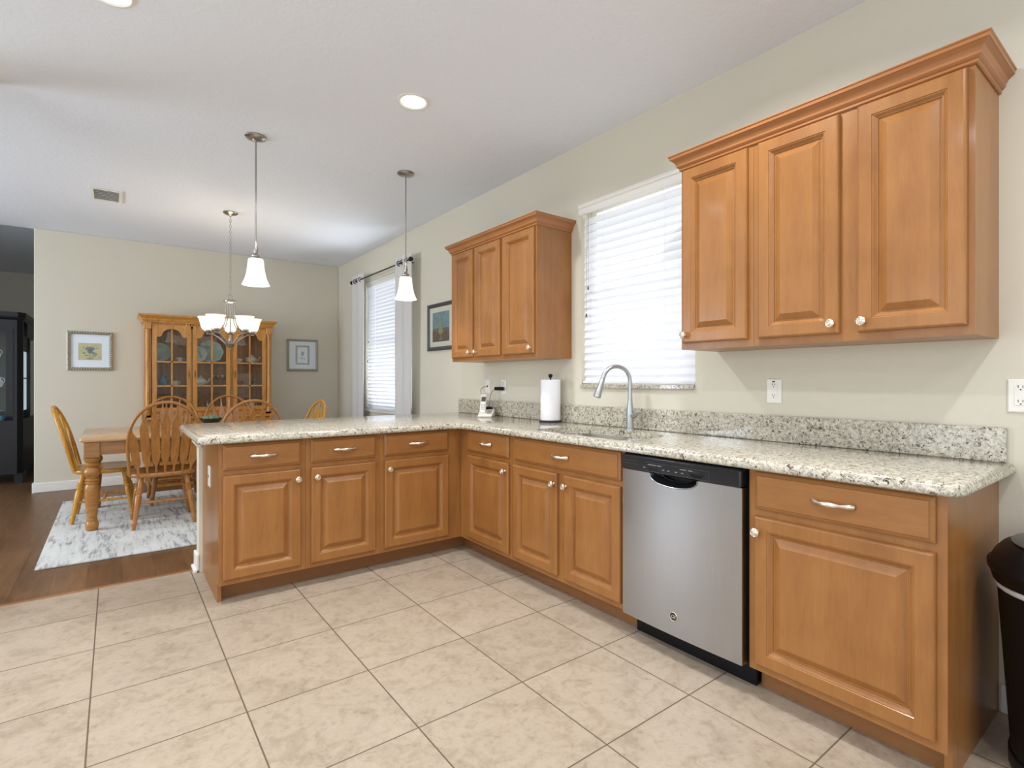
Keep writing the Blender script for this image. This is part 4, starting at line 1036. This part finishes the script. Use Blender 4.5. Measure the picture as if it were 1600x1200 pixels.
def art1(t, w, h):
    s_ = 0.10
    cz = h*0.49
    a = MB().box(-s_, s_, -0.0068, -0.006, cz-0.095, cz+0.09).build('botanical_print', 'parch', t)
    m = MB(); disc(m, 0, cz+0.028, 0.042, 0.022, -0.0072); disc(m, 0, cz-0.004, 0.024, 0.02, -0.0072); disc(m, 0.03, cz-0.02, 0.012, 0.016, -0.0072); m.build('thistle_head', 'thistle', a)
    m = MB().box(-0.003, 0.003, -0.0072, -0.0068, cz-0.09, cz-0.01)
    for (x, z, p, q) in ((-0.03,-0.045,0.02,0.006),(0.03,-0.05,0.02,0.006),(-0.05,-0.02,0.012,0.012),(0.05,-0.03,0.010,0.018),(-0.055,0.04,0.008,0.008),(0.06,0.035,0.012,0.004),(0.035,0.06,0.010,0.003),(-0.025,0.055,0.006,0.003),(0.0,-0.08,0.03,0.008)): disc(m, x, cz+z, p, q, -0.0074)
    m.build('leaves', 'leafink', a)
def art2(t, w, h):
    a = MB().box(-0.09, 0.09, -0.0068, -0.006, h*0.5-0.13, h*0.5+0.13).build('inner_mat', 'printgrey', t)
    m = MB(); m.box(-0.065, 0.065, -0.0074, -0.0068, h*0.5-0.105, h*0.5+0.105); m.build('faded_print', 'paper', a)
    m = MB(); m.box(-0.002, 0.002, -0.0078, -0.0074, h*0.5-0.08, h*0.5)
    disc(m, 0, h*0.5+0.02, 0.02, 0.03, -0.0078); disc(m, -0.02, h*0.5-0.04, 0.015, 0.008, -0.0078); disc(m, 0.02, h*0.5-0.05, 0.015, 0.008, -0.0078); m.build('flower_sketch', 'printgrey', a)
def art3(t, w, h):
    z0, z1 = 0.085, h-0.085; x0, x1 = -w/2+0.095, w/2-0.095; zm = z0+(z1-z0)*0.45
    a = MB().box(x0, x1, -0.0068, -0.006, zm, z1).build('painted_background', 'artblue', t)
    MB().box(x0, x1, -0.0068, -0.006, z0, zm).build('painted_table', 'artbrown', t)
    m = MB(); disc(m, -0.0, z0+0.10, 0.045, 0.035, -0.0074); m.box(-0.004, 0.004, -0.0074, -0.0068, z0+0.02, z0+0.09); disc(m, 0, z0+0.02, 0.03, 0.006, -0.0074); disc(m, 0, z0+0.16, 0.03, 0.035, -0.0074)
    m.build('painted_goblet', 'artgold', t)
frame('square thistle print in a beaded silver frame, left of the hutch', (-2.724, 7.443, 1.286), 0, 0.392, 0.425, 0.034, 'silverframe', art1, True)
frame('pale print in a beaded silver frame, right of the hutch', (-0.49, 7.443, 1.302), 0, 0.40, 0.43, 0.030, 'silverframe', art2, True)
frame('dark-framed still life with a goblet, partly behind the wall cabinet', (-0.001, 4.50, 1.468), RUN, 0.516, 0.457, 0.036, 'dgrey', art3)

# ------------------------------------------------------------------ black display cabinet in the next room
bc = thing('display_cabinet', 'tall black display cabinet in the room beyond the wall', 'cabinet', (-3.36, 8.2, 0))
SIDE = [(-0.80,0),(-0.03,0),(0.015,0.05),(0.015,1.25),(-0.80,1.25)]
def grow(d): return [(-0.80-d,-d),(-0.03+d*0.4,-d),(0.015+d,0.05-d*0.4),(0.015+d,1.25),(-0.80-d,1.25)]
m = MB()
m.box(-0.80, -0.72, 0, 0.45, 0.72, 1.86).box(-0.72, -0.06, 0.43, 0.45, 0.72, 1.86).box(-0.72, -0.06, 0, 0.45, 1.78, 1.86).box(-0.80, 0.015, 0.45, 1.25, 1.70, 1.86).box(-0.80,-0.2,1.20,1.25,0.72,1.70)
m.build('upper_case', 'black_cab', bc)
MB().prism(SIDE, 0.12, 0.72).build('lower_case', 'black_cab', bc)
MB().box(-0.77,-0.70,0.02,0.08,0,0.12).box(-0.06,0.01,0.06,0.13,0,0.12).box(-0.06,0.01,1.10,1.18,0,0.12).build('feet', 'black_cab', bc)
MB().loft([grow(0.0), grow(0.02), grow(0.025), grow(0.025)], [1.86, 1.885, 1.90, 1.95]).build('cornice', 'black_cab', bc)
MB().prism([(-0.06,0),(-0.03,0),(0.015,0.05),(0.015,0.10),(-0.06,0.10)], 0.72, 1.86).build('corner_post', 'black_cab', bc)
MB().box(-0.05, 0.015, 0.66, 0.72, 0.72, 1.70).build('side_post', 'black_cab', bc)
m = MB(); m.box(-0.72,-0.66,-0.012,0,0.78,1.78).box(-0.12,-0.06,-0.012,0,0.78,1.78).box(-0.66,-0.12,-0.012,0,0.78,0.83).box(-0.66,-0.12,-0.012,0,1.73,1.78); o = m.build('display_door', 'black_cab', bc)
MB().box(-0.66, -0.12, -0.008, -0.005, 0.83, 1.73).build('display_glass', 'cabglass', o)
for z in (1.10, 1.42): MB().box(-0.72,-0.06,0.02,0.42,z-0.01,z).build('shelf', 'cabglass', bc)
MB().box(-0.70, -0.08, 0.425, 0.43, 0.75, 1.78).build('backing', 'dgrey', bc)
MB().box(-0.030, -0.015, 0.10, 0.66, 0.82, 1.52).build('glowing_mirror', 'mirrorglow', bc)  # mirror panel with the reflected window put in as glow
MB().box(-0.04, 0.0, 0.10, 0.66, 1.52, 1.70).build('mirror_surround', 'black_cab', bc)
MB().box(-0.014, 0.012, 0.10, 0.66, 1.195, 1.207).build('divider', 'black_cab', bc)
for k, (x, z, mt, lab) in enumerate(((-0.20, 1.10, 'ceramic', 'white jug on the middle shelf of the black display cabinet'), (-0.22, 1.42, 'ceramic', 'white jug on the top shelf of the black display cabinet'), (-0.18, 0.78, 'ceramic_blue', 'bluish jug on the bottom shelf of the black display cabinet'))):
    t = thing('china_jug', lab, 'jug', (-3.36+x, 8.2+0.15, z if k < 2 else 0.7205)); jug_b(mt)(t)
